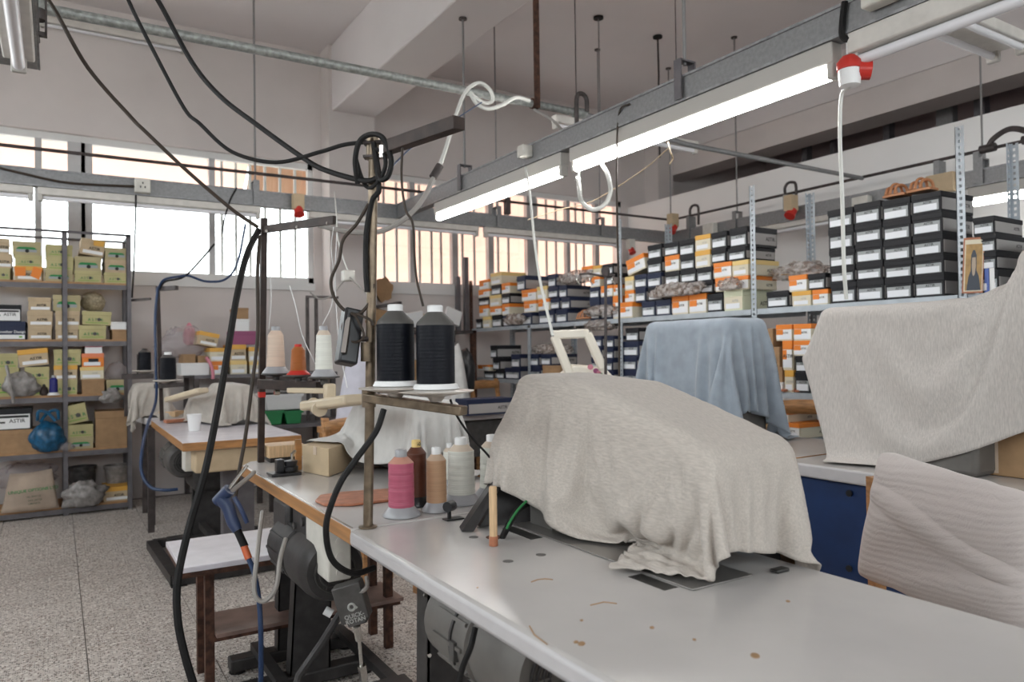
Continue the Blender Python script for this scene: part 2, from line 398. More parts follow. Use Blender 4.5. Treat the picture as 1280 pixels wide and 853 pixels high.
def xw(u): return Y(u, 300, YW).x
def window(n, xa, xb, mull, bars, zt=2.76):
    w = thing('window_%d' % n, None, None, ((xa+xb)/2, YW+.06, ZS)); struct(w)
    y0, y1 = YW+.03, YW+.09
    f = MB().box((xa, y0, ZS), (xb, y1, ZS+.06)).box((xa, y0, ZT-.06), (xb, y1, ZT)).box((xa, y0, ZS), (xa+.05, y1, ZT)).box((xb-.05, y0, ZS), (xb, y1, ZT))
    f.obj('frame', 'white_alu', w)
    MB().box((xa, y0+.005, zt-.035), (xb, y1-.005, zt+.035)).obj('transom', 'alu', w)
    edges = [xa]
    for x, wd in mull:
        MB().box((x-wd/2, y0-.01, ZS+.06), (x+wd/2, y1, ZT-.06)).obj('mullion', 'alu', w); edges.append(x)
    edges.append(xb)
    for a, b in zip(edges, edges[1:]):
        MB().box((a, YW+.055, ZS+.05), (b, YW+.061, zt)).obj('pane', 'glass', w)
        MB().box((a, YW+.055, zt), (b, YW+.061, ZT-.05)).obj('pane', 'glass', w)
    for x in bars:
        MB().box((x-.012, YW+.13, ZS), (x+.012, YW+.15, ZT)).obj('security_bar', 'white_alu' if n == 1 else 'alu', w)
    return w
window(1, W1A, W1B, [(-2.0, .1), (-1.1, .1), (xw(-20), .06), (xw(48), .05), (xw(96), .13), (xw(109), .085), (xw(266), .055)], [xw(u) for u in (281, 299, 317, 336, 355, 374)])
window(2, W2A, W2B, [(xw(517), .06), (xw(570), .07), (xw(615), .07), (xw(666), .13), (xw(712), .05), (xw(748), .06)],
       [xw(u) for u in (486, 502, 531, 546, 558, 585, 600, 630, 643, 679, 691, 703, 728, 738)])
for z0, z1, nm in ((1.95, 3.2, 'left'), ):
    w = struct(thing('window_3', None, None, (XL-.1, 2.2, 1.95)))  # unseen window, added so more sky light enters from the left
    f = MB()
    for y in (-2, -.6, .8, 2.2, 3.6, 5.0, 6.44): f.box((XL-.13, y, 1.95), (XL-.07, y+.06, 3.2))
    f.box((XL-.13, -2, 1.95), (XL-.07, 6.5, 2.01)).box((XL-.13, -2, 3.14), (XL-.07, 6.5, 3.2)).obj('frame', 'white_alu', w)
    MB().box((XL-.103, -2, 1.95), (XL-.097, 6.5, 3.2)).obj('pane', 'glass', w)
w = struct(thing('window_4', None, None, (1.6, YF-.1, 1.95))); f = MB()  # window behind the camera, out of view, added to brighten the interior
for x in (-2.2, -.7, .8, 2.3, 3.8, 5.34): f.box((x, YF-.13, 1.95), (x+.06, YF-.07, 3.2))
f.box((-2.2, YF-.13, 1.95), (5.4, YF-.07, 2.01)).box((-2.2, YF-.13, 3.14), (5.4, YF-.07, 3.2)).obj('frame', 'white_alu', w)
MB().box((-2.2, YF-.103, 1.95), (5.4, YF-.097, 3.2)).obj('pane', 'glass', w)

# ---- outside
struct(MB().box((-40, -40, -.6), (60, 60, -.25)).obj('ground', 'pavement'))
def awning(name, label, xa, xb, z0, z1, y=8.3, y2=9.1):
    rows = []
    n = 24
    for k in range(9):
        t = k/8; rows.append([(xa+(xb-xa)*j/n, y+(y2-y)*(1-t)+.02*math.sin(j*1.3), z0+(z1-z0)*t) for j in range(n+1)])
    g = MB().grid(rows); o = g.obj(name, 'canvas', smooth=True)
    s = o.modifiers.new('thick', 'SOLIDIFY'); s.thickness = .004
    return tag(o, label, 'awning')
awning('window_awning', 'peach canvas awning hanging outside the right-hand barred windows', 2.5, 8.2, 1.2, 3.6, 7.57, 9.0)
awning('window_awning', 'narrow peach canvas awning seen through the top panes of the left windows', -3, 1.75, 2.98, 3.7, 7.57, 8.5)
awning('brown_shutter', 'brown canvas blind outside the top pane beside the wall column', 1.72, 2.45, 2.85, 3.7, 7.57, 8.2).data.materials[0] = M['facade']
random.seed(3)
h = MB()
for k in range(500):
    c = Vector((random.uniform(-3, 4.5), random.uniform(10, 11.5), random.uniform(-.2, 2.05)+.2*random.random()))
    d = Vector((random.uniform(-1, 1), random.uniform(-1, 1), random.uniform(-1, 1)))*.14; e = Vector((d.y, -d.z, d.x))
    h.add([c-d, c+e, c+d, c-e], [(0, 1, 2, 3)])
tag(h.obj('hedge', 'foliage'), 'low green hedge outside the bright left windows', 'hedge', kind='stuff')

# ---------------------------------------------------------------- trunking, pipes, lamps hung from the ceiling
ZB, ZTR = 2.38, 2.50
YB, XT, XRR = 5.82, 2.48, 5.63                      # back run, centre run, right run
def trunk(name, label, p, q, w=.06):
    o = MB().bar((p[0], p[1], (ZB+ZTR)/2), (q[0], q[1], (ZB+ZTR)/2), w, ZTR-ZB).obj(name, 'galv', bevel=.004)
    lip = MB(); d = (Vector(q)-Vector(p)).normalized(); s = Vector((d.y, -d.x, 0))*(w/2+.003)
    for sg in (1, -1):
        for z in (ZB+.006, ZTR-.006): lip.bar((p[0]+s.x*sg, p[1]+s.y*sg, z), (q[0]+s.x*sg, q[1]+s.y*sg, z), .007, .011)
    lip.obj('lip', 'galv_beam', o)
    return tag(o, label, 'trunking')
tb = trunk('cable_trunking', 'grey galvanised cable trunking running level in front of the barred windows', (-3+.02, YB, 0), (XRR+.03, YB, 0))
tc = trunk('cable_trunking', 'grey steel cable trunking overhead carrying the two lit tube lamps', (XT, .35, 0), (XT, YB-.035, 0))
tr = trunk('cable_trunking', 'grey cable trunking running along the right-hand wall above the shoe boxes', (XRR, -1, 0), (XRR, YB-.035, 0))
tl = trunk('cable_trunking', 'dark underside of cable trunking at the top left corner with a lamp', (-.12, 0.3, 0), (-.12, 3.45, 0), .13)
for p_ in [T(48, 12, 2.8)]:
    MB().tube([(p_.x, p_.y, p_.z-.035), (p_.x, p_.y, p_.z+.12)], .022, 12).obj('pipe_stub', 'galv_pipe', tl, smooth=True); MB().tube([(p_.x, p_.y, p_.z-.04), (p_.x, p_.y, p_.z)], .025, 12).obj('collar', 'dark_steel', tl, smooth=True)
    MB().box((p_.x+.02, p_.y-.004, ZTR-.03), (p_.x+.028, p_.y+.02, ZTR+.2)).box((-.07, p_.y-.004, ZTR-.035), (p_.x+.028, p_.y+.02, ZTR-.02)).obj('bracket', 'dark_steel', tl)
mat('rod_grey', (.23, .22, .22), .5, .4)
def hanger(par, p, ax, rod_top=ZC, m='grey_angle', r=.008):
    # a U strap over the trunking with a threaded rod to the ceiling
    x, y = p; b = MB(); top = ZTR+.075
    dx, dy = (0.045, 0) if ax == 'x' else (0, .045)
    for s in (1, -1): b.box((x+s*dx-.004-(.018 if ax == 'y' else 0), y+s*dy-.004-(.018 if ax == 'x' else 0), ZB+.01), (x+s*dx+.004+(.018 if ax == 'y' else 0), y+s*dy+.004+(.018 if ax == 'x' else 0), top))
    b.box((x-dx-.022, y-dy-.022, top-.008), (x+dx+.022, y+dy+.022, top)) if 0 else b.box((x-(dx or .022), y-(dy or .022), top-.008), (x+(dx or .022), y+(dy or .022), top))
    h = b.obj('hanger', m, par)
    MB().tube([(x, y, top-.02), (x, y, rod_top)], r, 8).obj('rod', 'rod_grey', h, smooth=True)
    MB().lathe([(.03, rod_top-.012), (.03, rod_top-.001)], 14, Matrix.Translation((x, y, 0))).obj('rosette', 'dark_steel', h)
hanger(tc, (XT, X(581, 230, XT).y), 'x', 3.63)
hanger(tc, (XT, X(856, 90, XT).y), 'x')
for u in (319, ): hanger(tb, (Y(u, 240, YB).x, YB), 'y', m='galv')
for u in (621, 750): hanger(tb, (Y(u, 280, YB).x, YB), 'y', m='galv', r=.006)
for u in (838, 921, 1229): hanger(tr, (XRR, X(u, 240, XRR).y), 'x', m='galv', r=.007)

def hang_rod(u, v, label, r=.006, zb=2.6, name='ceiling_rod', kink=0):
    p = Z(u, v, ZC); o = thing(name, label, 'rod', p)
    MB().tube([(p.x, p.y, ZC-.003), (p.x+.006*kink, p.y, 3.9), (p.x-.01*kink, p.y, 3.5), (p.x+.004*kink, p.y, 3.1), (p.x, p.y, zb)], r, 7).obj('rod', 'rod_grey' if not kink else 'brown_steel', o, smooth=True)
    MB().lathe([(.045, ZC-.02), (.045, ZC-.001)], 16, Matrix.Translation((p.x, p.y, 0))).obj('rosette', 'black_rubber', o)
hang_rod(748, 21, 'thin ceiling rod with black rosette, left one of two above the lit lamps', zb=3.0)
hang_rod(822, 45, 'kinked rusty ceiling rod with black rosette, right one of two above the lit lamps', .009, zb=3.2, kink=1)

# round galvanised pipes
pipe = thing('compressed_air_pipe', 'thick galvanised pipe crossing overhead from the top left to the right wall', 'pipe', (0, 3.6, 2.68))
pa = [Y(30, 6, 3.6), Y(60, 12, 3.6), Y(320, 62, 3.6), Y(650, 127, 3.6), Y(726, 142, 3.6)]
MB().tube(pa, .023, 12).obj('pipe', 'galv_pipe', pipe, smooth=True)
pb = [Y(726, 142, 3.6), Y(860, 181, 3.6), X(1078, 223, XRR)]
MB().tube(pb, .017, 10).obj('pipe', 'galv', pipe, smooth=True)
MB().tube([pa[-1]+Vector((-.05, 0, 0)), pa[-1]+Vector((.03, 0, 0))], .032, 12).obj('coupling', 'galv_pipe', pipe, smooth=True)
q = Y(724, 140, 3.57); 
MB().tube(catmull([q+Vector((.06, 0, .01)), q+Vector((.055, 0, .09)), q+Vector((.02, 0, .115)), q+Vector((-.015, 0, .09)), q+Vector((-.02, 0, -.02)), q+Vector((-.02, 0, -.2))], 6), .014, 10).obj('drop_pipe', 'dark_steel', pipe, smooth=True)
p = Y(668, 130, 3.6)
h = MB().box((p.x-.02, p.y-.003-.03, p.z-.03), (p.x+.02, p.y+.003-.03, ZC)).obj('strap_hanger', 'rust_steel', pipe)
MB().tube([p+Vector((-.02, 0, 0)), p+Vector((.02, 0, 0))], .031, 12).obj('clamp', 'rust_steel', h, smooth=True)
p2 = thing('air_ring_pipe', 'thin dark air pipe above the trunking along the windows and right wall', 'pipe', (1, YB, 2.63))
zp = 2.635
MB().tube([(-2.9, YB, zp), (XRR-.02, YB, zp), (XRR, YB-.02, zp), (XRR, -1, zp)], .0125, 8).obj('pipe', 'dark_steel', p2, smooth=True)
for u in (470, 634): 
    x = Y(u, 260, YB).x; MB().box((x-.02, YB-.03, zp-.12), (x+.02, YB+.03, zp+.035)).obj('bracket', 'dark_steel', p2)
for u in (863, 985, 1175, 1225): 
    y = X(u, 230, XRR).y; MB().box((XRR-.05, y-.02, ZB+.02), (XRR+.05, y+.02, zp-.012)).obj('bracket', 'galv', p2)
for u in (865, 985):
    c = X(u, 250, XRR-.04); c.z = zp
    MB().tube(catmull([c+Vector((0, .03, 0)), c+Vector((0, .03, .05)), c+Vector((0, 0, .085)), c+Vector((0, -.05, .085)), c+Vector((0, -.085, .05)), c+Vector((0, -.085, -.12))], 6), .013, 8).obj('gooseneck', 'dark_steel', p2, smooth=True)
c = X(1262, 180, XRR-.02); c.z = zp
MB().tube(catmull([c+Vector((0, .14, .0)), c+Vector((0, .10, .06)), c+Vector((0, .0, .10)), c+Vector((0, -.10, .06)), c+Vector((0, -.13, .0))], 6), .02, 8).obj('pipe_loop', 'dark_steel', p2, smooth=True)
for dy in (.14, -.13): MB().tube([c+Vector((0, dy-.05, 0)), c+Vector((0, dy+.05, 0))], .03, 10).obj('coupling', 'dark_steel', p2, smooth=True)

def batten(label, p, q, z, on=False, w=.062, h=.08, r=.026, tubes=1, group=None, wires=False):
    # fluorescent batten between the plan points p and q, its housing hanging down from height z
    p, q = Vector((p[0], p[1], 0)), Vector((q[0], q[1], 0)); d = (q-p).normalized(); s = Vector((d.y, -d.x, 0))
    o = thing('fluorescent_batten', label, 'lamp', ((p+q)/2).to_tuple()[:2]+(z,), group=group)
    Zv = Vector((0, 0, 1))
    MB().bar(p+Zv*(z-h/2), q+Zv*(z-h/2), w*(1 if tubes == 1 else 2.4), h).obj('housing', 'lamp_white' if on else 'lamp_metal', o, bevel=.006)
    for k in range(tubes):
        off = s*((k-(tubes-1)/2)*.11); zc = z-h-r-.004
        MB().tube([p+d*.03+off+Zv*zc, q-d*.03+off+Zv*zc], r, 12).obj('tube', 'tube_on' if on else 'tube_off', o, smooth=True)
        for e, g in ((p, 1), (q, -1)):
            MB().bar(e+off+d*g*.002+Zv*(zc+.012), e+off+d*g*.03+Zv*(zc+.012), .05, .075).obj('tube_holder', 'lamp_white', o, bevel=.006)
    if wires:
        for e in (p+d*.2, q-d*.2): MB().tube([e+Zv*(z-.01), Vector((e.x, e.y, ZC))], .004, 6).obj('hanging_wire', 'dark_steel', o)
    return o
yc = lambda u: X(u, 200, XT).y
batten('lit fluorescent tube lamp under the centre trunking, farther one', (XT, yc(706)), (XT, yc(546)), ZB-.001, True)
batten('lit fluorescent tube lamp under the centre trunking, long near one', (XT, yc(1049)), (XT, yc(717)), ZB-.001, True)
batten('unlit fluorescent tube lamp at the near end of the centre trunking', (XT, .42), (XT, yc(1069)), ZB-.001, w=.075, h=.075, r=.019)
xb_ = lambda u: Y(u, 270, YB).x
L_ = 'unlit fluorescent batten under the window trunking, %s'
batten(L_ % 'at the left edge of the photo', (-1.5, YB), (xb_(42), YB), ZB-.001, h=.05, r=.014)
batten(L_ % 'above the pane left of the red socket', (xb_(47), YB), (xb_(325), YB), ZB-.001, h=.05, r=.014)
batten(L_ % 'right of the black cone pole', (xb_(385), YB), (xb_(597), YB), ZB-.001, h=.05, r=.014)
batten(L_ % 'nearest the right-hand wall', (xb_(605), YB), (xb_(772), YB), ZB-.001, h=.05, r=.014)
yr = lambda u: X(u, 240, XRR).y
batten('lit fluorescent lamp under the right trunking beside the perforated posts', (XRR, yr(1330)), (XRR, yr(1212)), ZB-.001, True)
batten('unlit lamp under the right trunking behind the red socket boxes', (XRR, yr(1120)), (XRR, yr(950)), ZB-.001, h=.05, r=.014)
batten('unlit tube lamp hanging close overhead in the top left corner', (-.112, .3), (-.112, 3.25), ZB-.001, w=.10, h=.04, r=.021)
b = batten('long white unlit batten lamp high on the wall above the left windows', (Y(50, 30, YW-.05).x, YW-.04), (Y(231, 60, YW-.05).x, YW-.04), Y(231, 54, YW-.05).z, w=.07, h=.05, r=.014)
batten('unlit lamp hanging beyond the centre trunking over the back rows', (Y(692, 155, 4.2).x, 4.2), (Y(870, 188, 4.2).x, 4.2), Y(870, 178, 4.2).z, h=.05, r=.016, wires=True)
batten('unlit twin-tube lamp hanging at the top right of the photo', (2.75, 1.5), (Y(1262, 70, 1.5).x, 1.5), Y(1262, 48, 1.5).z, w=.06, h=.045, r=.014, tubes=2, wires=True)

# sockets and plugs on the trunking
def socket_box(label, loc, size, holes=3, name='socket_box', face='-x', m='switch_white'):
    o = thing(name, label, 'socket', loc); a = Vector(size)/2; l = Vector(loc)
    MB().box(l-a, l+a).obj('box', m, o, bevel=.006)
    for k in range(holes):
        dz = (.016, -.012, -.012)[k % 3]; dd = (0, .014, -.014)[k % 3]
        c = l + (Vector((-a.x-.0005, dd, dz)) if face == '-x' else Vector((dd, -a.y-.0005, dz)))
        e = Vector((.001, .004, .007)) if face == '-x' else Vector((.004, .001, .007))
        MB().box(c-e, c+e).obj('pin_hole', 'ink_black', o)
    return o
def red_plug(label, loc, s=1.0, box='kraft_pale', face='-y'):
    o = thing('industrial_socket', label, 'socket', loc); l = Vector(loc)
    if box: MB().box(l+Vector((-.05, -.03, 0))*s, l+Vector((.05, .05, .14))*s).obj('box', box, o, bevel=.005)
    d = Vector((0, -.5, -.86)) if face == '-y' else Vector((-.6, 0, -.8))
    MB().tube([l+d*-.01*s, l+d*.05*s], .042*s, 14).obj('socket_head', 'red_plastic', o, smooth=True)
    MB().tube([l+d*.05*s, l+d*.062*s], .048*s, 14).obj('flap', 'red_plastic', o, smooth=True)
    return o
socket_box('white double socket box on the near end of the centre trunking', (XT-.065, X(1105, 15, XT-.06).y, ZTR-.04), (.06, .13, .085), 6)
socket_box('small white plug socket above the farther lit lamp', (XT-.065, X(657, 200, XT-.06).y, ZTR-.05), (.07, .07, .07), 0)
socket_box('white socket box on the window trunking at the left', (Y(178, 233, YB-.06).x, YB-.065, ZTR-.06), (.1, .06, .1), 3, face='-y')
red_plug('red industrial socket on a tan box on the window trunking', Y(373, 262, YB-.09), .85)
red_plug('red industrial socket at the trunking corner by the shelves', Y(789, 312, YB-.065), .75, 'switch_white')
red_plug('red round socket on a cardboard-coloured box above the middle shelves', X(990, 264, XRR-.12), 1.0, 'kraft_pale', '-x')
red_plug('red socket half hidden behind the top boxes of the middle bay', X(842, 284, XRR-.12), 1.0, 'kraft_pale', '-x')
socket_box('white socket box behind the sandals on the right trunking', (XRR-.07, X(1078, 245, XRR-.06).y, ZTR-.09), (.07, .14, .1), 0)
socket_box('kraft-coloured box fixed to the trunking behind the right sandals', (XRR-.07, X(1178, 240, XRR-.06).y, ZTR-.06), (.07, .2, .14), 0, m='kraft_pale')
socket_box('white socket box on the trunking above the middle top boxes', (XRR-.07, X(888, 262, XRR-.06).y, ZTR-.06), (.07, .14, .11), 0)
# the red and white plug hanging between the lamps with its pale rope
pp = X(1062, 92, XT-.02)
o = thing('hanging_plug', 'white and red plug hanging from the centre trunking', 'plug', pp)
MB().lathe([(.02, -.05), (.036, -.045), (.04, 0), (.04, .03), (.03, .045)], 16, Matrix.Translation(pp)).obj('body', 'white_plastic', o, smooth=True)
MB().lathe([(.041, .0), (.044, .002), (.044, .028), (.026, .05), (.02, .05)], 16, Matrix.Translation(pp+Vector((0, 0, .012)))).obj('collar', 'red_plastic', o, smooth=True)
MB().tube([pp+Vector((.02, -.02, .01)), pp+Vector((.05, -.05, .005))], .034, 14).obj('flap', 'red_plastic', o, smooth=True)
MB().tube([pp+Vector((0, 0, .05)), Vector((pp.x, pp.y, ZB+.01))], .01, 8).obj('stem', 'white_plastic', o, smooth=True)
cable('pale_rope', [pp+Vector((0, 0, -.045)), T(1052, 120, 2.75), T(1050, 170, 2.75), T(1053, 250, 2.75), T(1055, 330, 2.75), T(1058, 374, 2.78)], .0075, 'white_cable', 'pale flex hanging from the red and white plug', 'cable')
cable('tie_strap', [X(1056, 2, XT-.04), X(1053, 30, XT-.04), X(1054, 46, XT-.04), X(1066, 50, XT-.02)], .012, 'black_rubber', 'black cable tie strap around the centre trunking beside the socket', 'strap')
# ---------------------------------------------------------------- shoe boxes
_tx = {}
def stamp(s, m, mt, parent, name='lettering'):
    if (s, m) not in _tx: _tx[(s, m)] = text_mesh(s, 1.0, m, bold=.015)
    o = bpy.data.objects.new(name, _tx[(s, m)]); S.collection.objects.link(o); o.parent = parent; o.matrix_basis = mt; return o
def front_mt(x, z, size, y=0):                     # text reading along +x on a face that looks to -y
    return Matrix.Translation((x, y, z)) @ Matrix.Rotation(HP, 4, 'X') @ Matrix.Scale(size, 4)
def side_mt(x, y, z, size):                        # text on the right-hand side, reading away from the viewer
    return Matrix.Translation((x, y, z)) @ Matrix.Rotation(HP, 4, 'Z') @ Matrix.Rotation(HP, 4, 'X') @ Matrix.Scale(size, 4)
STY = {  # body, lid, words
 'black': ('box_black', 'box_black', 'black white-stickered shoe box'), 'navy': ('box_navy', 'box_navy', 'navy white-stickered shoe box'),
 'orange': ('box_cream', 'box_orange', 'orange-lidded cream shoe box'), 'amber': ('box_cream', 'box_amber', 'amber-lidded cream shoe box'),
 'yellow': ('box_cream', 'box_yellow', 'pale yellow shoe box'), 'cream': ('box_cream', 'box_yellow', 'cream shoe box'),
 'palegreen': ('box_palegreen', 'box_palegreen', 'pale green shoe box'), 'red': ('box_orange', 'box_red', 'red and orange shoe box'),
 'olive1': ('box_olive', 'box_olive', 'olive shoe box with green arched label'), 'olive2': ('box_lime', 'box_lime', 'olive shoe box with green lettering'),
 'brown1': ('kraft_pale', 'kraft_pale', 'tan shoe box with green arched label'),
 'kraftw': ('kraft_pale', 'kraft_pale', 'tan shoe box with white label strip'), 'kraft': ('kraft', 'kraft', 'plain brown cardboard box'),
 'white': ('paper_white', 'paper_white', 'white carton'), 'pink': ('paper_white', 'box_pink', 'small pink and white carton'),
 'orangek': ('kraft_pale', 'box_amber', 'orange-tan shoe box with white strip'), 'purple': ('box_purple', 'box_purple', 'dark magenta box')}
def shoe_box(style, O, w, h, d, rz, label, group=None, roll=0, yaw=0, name='shoe_box'):
    body, lid, _ = STY[style]
    o = thing(name, label, 'box', O, 0, group)
    o.rotation_euler = (0, math.radians(-roll), rz+math.radians(yaw))
    lh = h*(.27 if style in ('black', 'navy') else .3)
    if style in ('kraft', 'white'): lh = h*.2
    MB().box((.003, .003, 0), (w-.003, d-.003, h-lh*.5)).obj('body', body, o, world=False)
    MB().box((0, 0, h-lh), (w, d, h)).obj('lid', lid, o, world=False, bevel=.002)
    F = lambda a, b, c, e, y=-.0008: MB().box((a*w, y+.0012, b*h), (c*w, y+.002, e*h))
    if style in ('black', 'navy'):
        lb = F(.08, .1, .92, .70).obj('label', 'label_grey', o, world=False)
        F(.08, .60, .92, .70, -.002).obj('label_band', body, lb, world=False)
        stamp('ASTIR', 'ink_black', front_mt(w*.55, h*.51, h*.17, -.0004), lb)
        F(.10, .12, .86, .43, -.0025).obj('sticker', 'sticker', o, world=False)
        sp = MB().box((w-.0025, .012, h*.12), (w+.0006, d-.012, h*.70)).obj('side_panel', 'box_side_grey', o, world=False)
        stamp('ASTIR', 'ink_black', side_mt(w+.0012, d*.76, h*.42, h*.27), sp)
    elif style in ('orange', 'amber', 'yellow', 'cream', 'palegreen', 'red'):
        F(0.02, .08, .98, .69).obj('label', {'orange': 'paper_white', 'red': 'box_orange'}.get(style, 'box_cream'), o, world=False)
        if style == 'orange': F(.03, .36, .45, .68, -.0016).obj('label_block', 'box_orange', o, world=False)
        if style == 'red': F(.3, .28, .75, .62, -.0018).obj('label_block', 'box_black', o, world=False)
        F(.10, .10, .84, .36, -.0022).obj('sticker', 'sticker', o, world=False)
        lb = MB().box((w-.0025, .012, h*.05), (w+.0006, d-.012, h*.68)).obj('side_panel', body, o, world=False)
        stamp('ASTIR', 'ink_black', side_mt(w+.0012, d*.72, h*.34, h*.28), lb)
        if style != 'red': stamp('ASTIR', 'ink_grey' if style != 'orange' else 'ink_black', front_mt(w*.62, h*.47, h*.16, -.0018), lb)
    elif style in ('olive1', 'brown1'):
        lb = F(.14, .22, .86, .42).obj('label', 'label_grey', o, world=False)
        n = 10; arc = [(w*(.14+.72*k/n), -.0012, h*(.42+.17*min(1, 2.2*math.sin(math.pi*k/n)**.8))) for k in range(n+1)]
        MB().prism(arc, (0, .002, 0)).obj('label_arch', 'ink_green', lb, world=False)
        MB().lathe([(h*.13, 0), (h*.13, .002)], 14, Matrix.Translation((w*.52, -.0015, h*.30)) @ Matrix.Rotation(HP, 4, 'X')).obj('finger_ring', 'ink_black', o, world=False)
    elif style == 'olive2':
        lb = F(.12, .14, .9, .18).obj('label_line', 'ink_lime', o, world=False)
        stamp('A S T I R', 'ink_green', front_mt(w*.46, h*.37, h*.26, -.0008), lb)
        MB().lathe([(h*.12, 0), (h*.12, .002)], 14, Matrix.Translation((w*.58, -.0012, h*.40)) @ Matrix.Rotation(HP, 4, 'X')).obj('finger_ring', 'slot_dark', o, world=False)
    elif style in ('kraftw', 'orangek'):
        F(.12, .1, .94, .30).obj('sticker', 'paper_white', o, world=False)
        lb = F(.0, .32, .02, .34).obj('label', body, o, world=False)
        stamp('ASTIR', 'ink_black', front_mt(w*.58, h*.42, h*.24, -.0006), lb)
    elif style == 'pink':
        F(.0, .05, 1, .4).obj('label', 'paper_white', o, world=False)
    return o

ORD = ['first', 'second', 'third', 'fourth', 'fifth', 'sixth', 'seventh', 'eighth', 'ninth', 'tenth']
def fill(entries, plane, surf, d, label_of):
    """entries: (row, u0, u1, v_top, v_bottom, style[, roll, dplane]); boxes are stacked on the surface or on one another"""
    done = []; out = []
    E_ = []
    for e in entries:
        row, u0, u1, vt, vb, st = e[:6]; roll = e[6] if len(e) > 6 else 0; off = e[7] if len(e) > 7 else 0
        if plane[0] == 'y': f = lambda u, v: (Y(u, v, plane[1]+off).x, Y(u, v, plane[1]+off).z)
        else: f = lambda u, v: (-X(u, v, plane[1]+off).y, X(u, v, plane[1]+off).z)
        a0, z0 = f(u0, vb); a1, _ = f(u1, vb); zt = f((u0+u1)/2, vt)[1]
        E_.append([row, a0, a1, min(z0, f(u1, vb)[1]) if abs(roll) < 1 else f((u0+u1)/2, vb)[1], zt, st, roll, off])
    order = sorted(range(len(E_)), key=lambda i: E_[i][3])
    for i in order:
        row, a0, a1, z0, z1, st, roll, off = E_[i]
        for b in done:
            zo = min(z1, b[3])-max(z0, b[2]); ao = min(a1, b[1])-max(a0, b[0])
            if zo > .03 and ao > 0 and ao < .7*(a1-a0):
                if (a0+a1) > (b[0]+b[1]): a0 = b[1]+.003
                else: a1 = b[0]-.003
        tops = [b[3] for b in done if min(a1, b[1])-max(a0, b[0]) > .012 and abs(b[3]-z0) < .055]
        if tops: nz = max(tops)+.0005
        elif abs(z0-surf) < .075: nz = surf+.0005
        else:
            under = [b[3] for b in done if min(a1, b[1])-max(a0, b[0]) > .02 and b[3] < z0+.06]
            nz = max(under)+.0005 if under else surf+.0005
        z1 = max(z1, nz+.06) if z1-nz < .06 else z1
        done.append((a0, a1, nz, z1))
        lab = label_of(i, entries[i])
        w = max(.05, a1-a0)
        if plane[0] == 'y': O, rz = (a0, plane[1]+off, nz), 0
        else: O, rz = (plane[1]+off, -a0, nz), -HP
        yaw = random.uniform(-2.2, 2.2)
        if roll > 0: pass
        if roll < 0: O = (O[0], O[1], O[2]+w*math.sin(math.radians(-roll)))
        bx = shoe_box(st, O, w, z1-nz, d, rz, lab, None, roll, yaw)
        out.append((bx, a0, a1, nz, z1))
    return out

# ---------------------------------------------------------------- the dark rack at the left
YS = 6.80
rk = thing('storage_rack', 'dark steel rack with wooden shelves full of shoe boxes at the left', 'rack', (0, 7.0, 0))
zs = [Y(80, v, YS).z for v in (352, 424.5, 494, 563, 634)]
ztop = Y(80, 288, YS).z
xp = [-.47, Y(81, 400, YS).x, Y(163, 400, YS).x-.01]
for x in xp:
    for y in (YS, YS+.43):
        MB().box((x-.018, y, 0), (x+.018, y+.004, ztop)).box((x-.018, y, 0), (x-.014, y+.03, ztop)).obj('post', 'grey_angle', rk)
for z in zs:
    MB().box((xp[0]-.018, YS+.006, z-.018), (xp[2]+.018, YS+.43, z)).obj('shelf_board', 'wood_shelf', rk)
    for a, b in zip(xp, xp[1:]): MB().box((a+.018, YS-.002, z-.055), (b-.018, YS+.006, z-.016)).obj('shelf_rail', 'grey_angle', rk)
for y in (YS, YS+.42): MB().box((xp[0]-.018, y, ztop-.02), (xp[2]+.018, y+.008, ztop)).obj('top_rail', 'grey_angle', rk)
for x in xp: MB().box((x-.01, YS, ztop-.02), (x+.01, YS+.43, ztop-.002)).obj('top_rail', 'grey_angle', rk)
MB().bar((xp[2]+.02, YS+.05, Y(163, 375, YS).z), (xp[2]+.16, YS-.02, Y(185, 374, YS).z), .02, .02).obj('side_peg', 'dark_steel', rk)
SH = ['top', 'second', 'third', 'fourth', 'lowest']
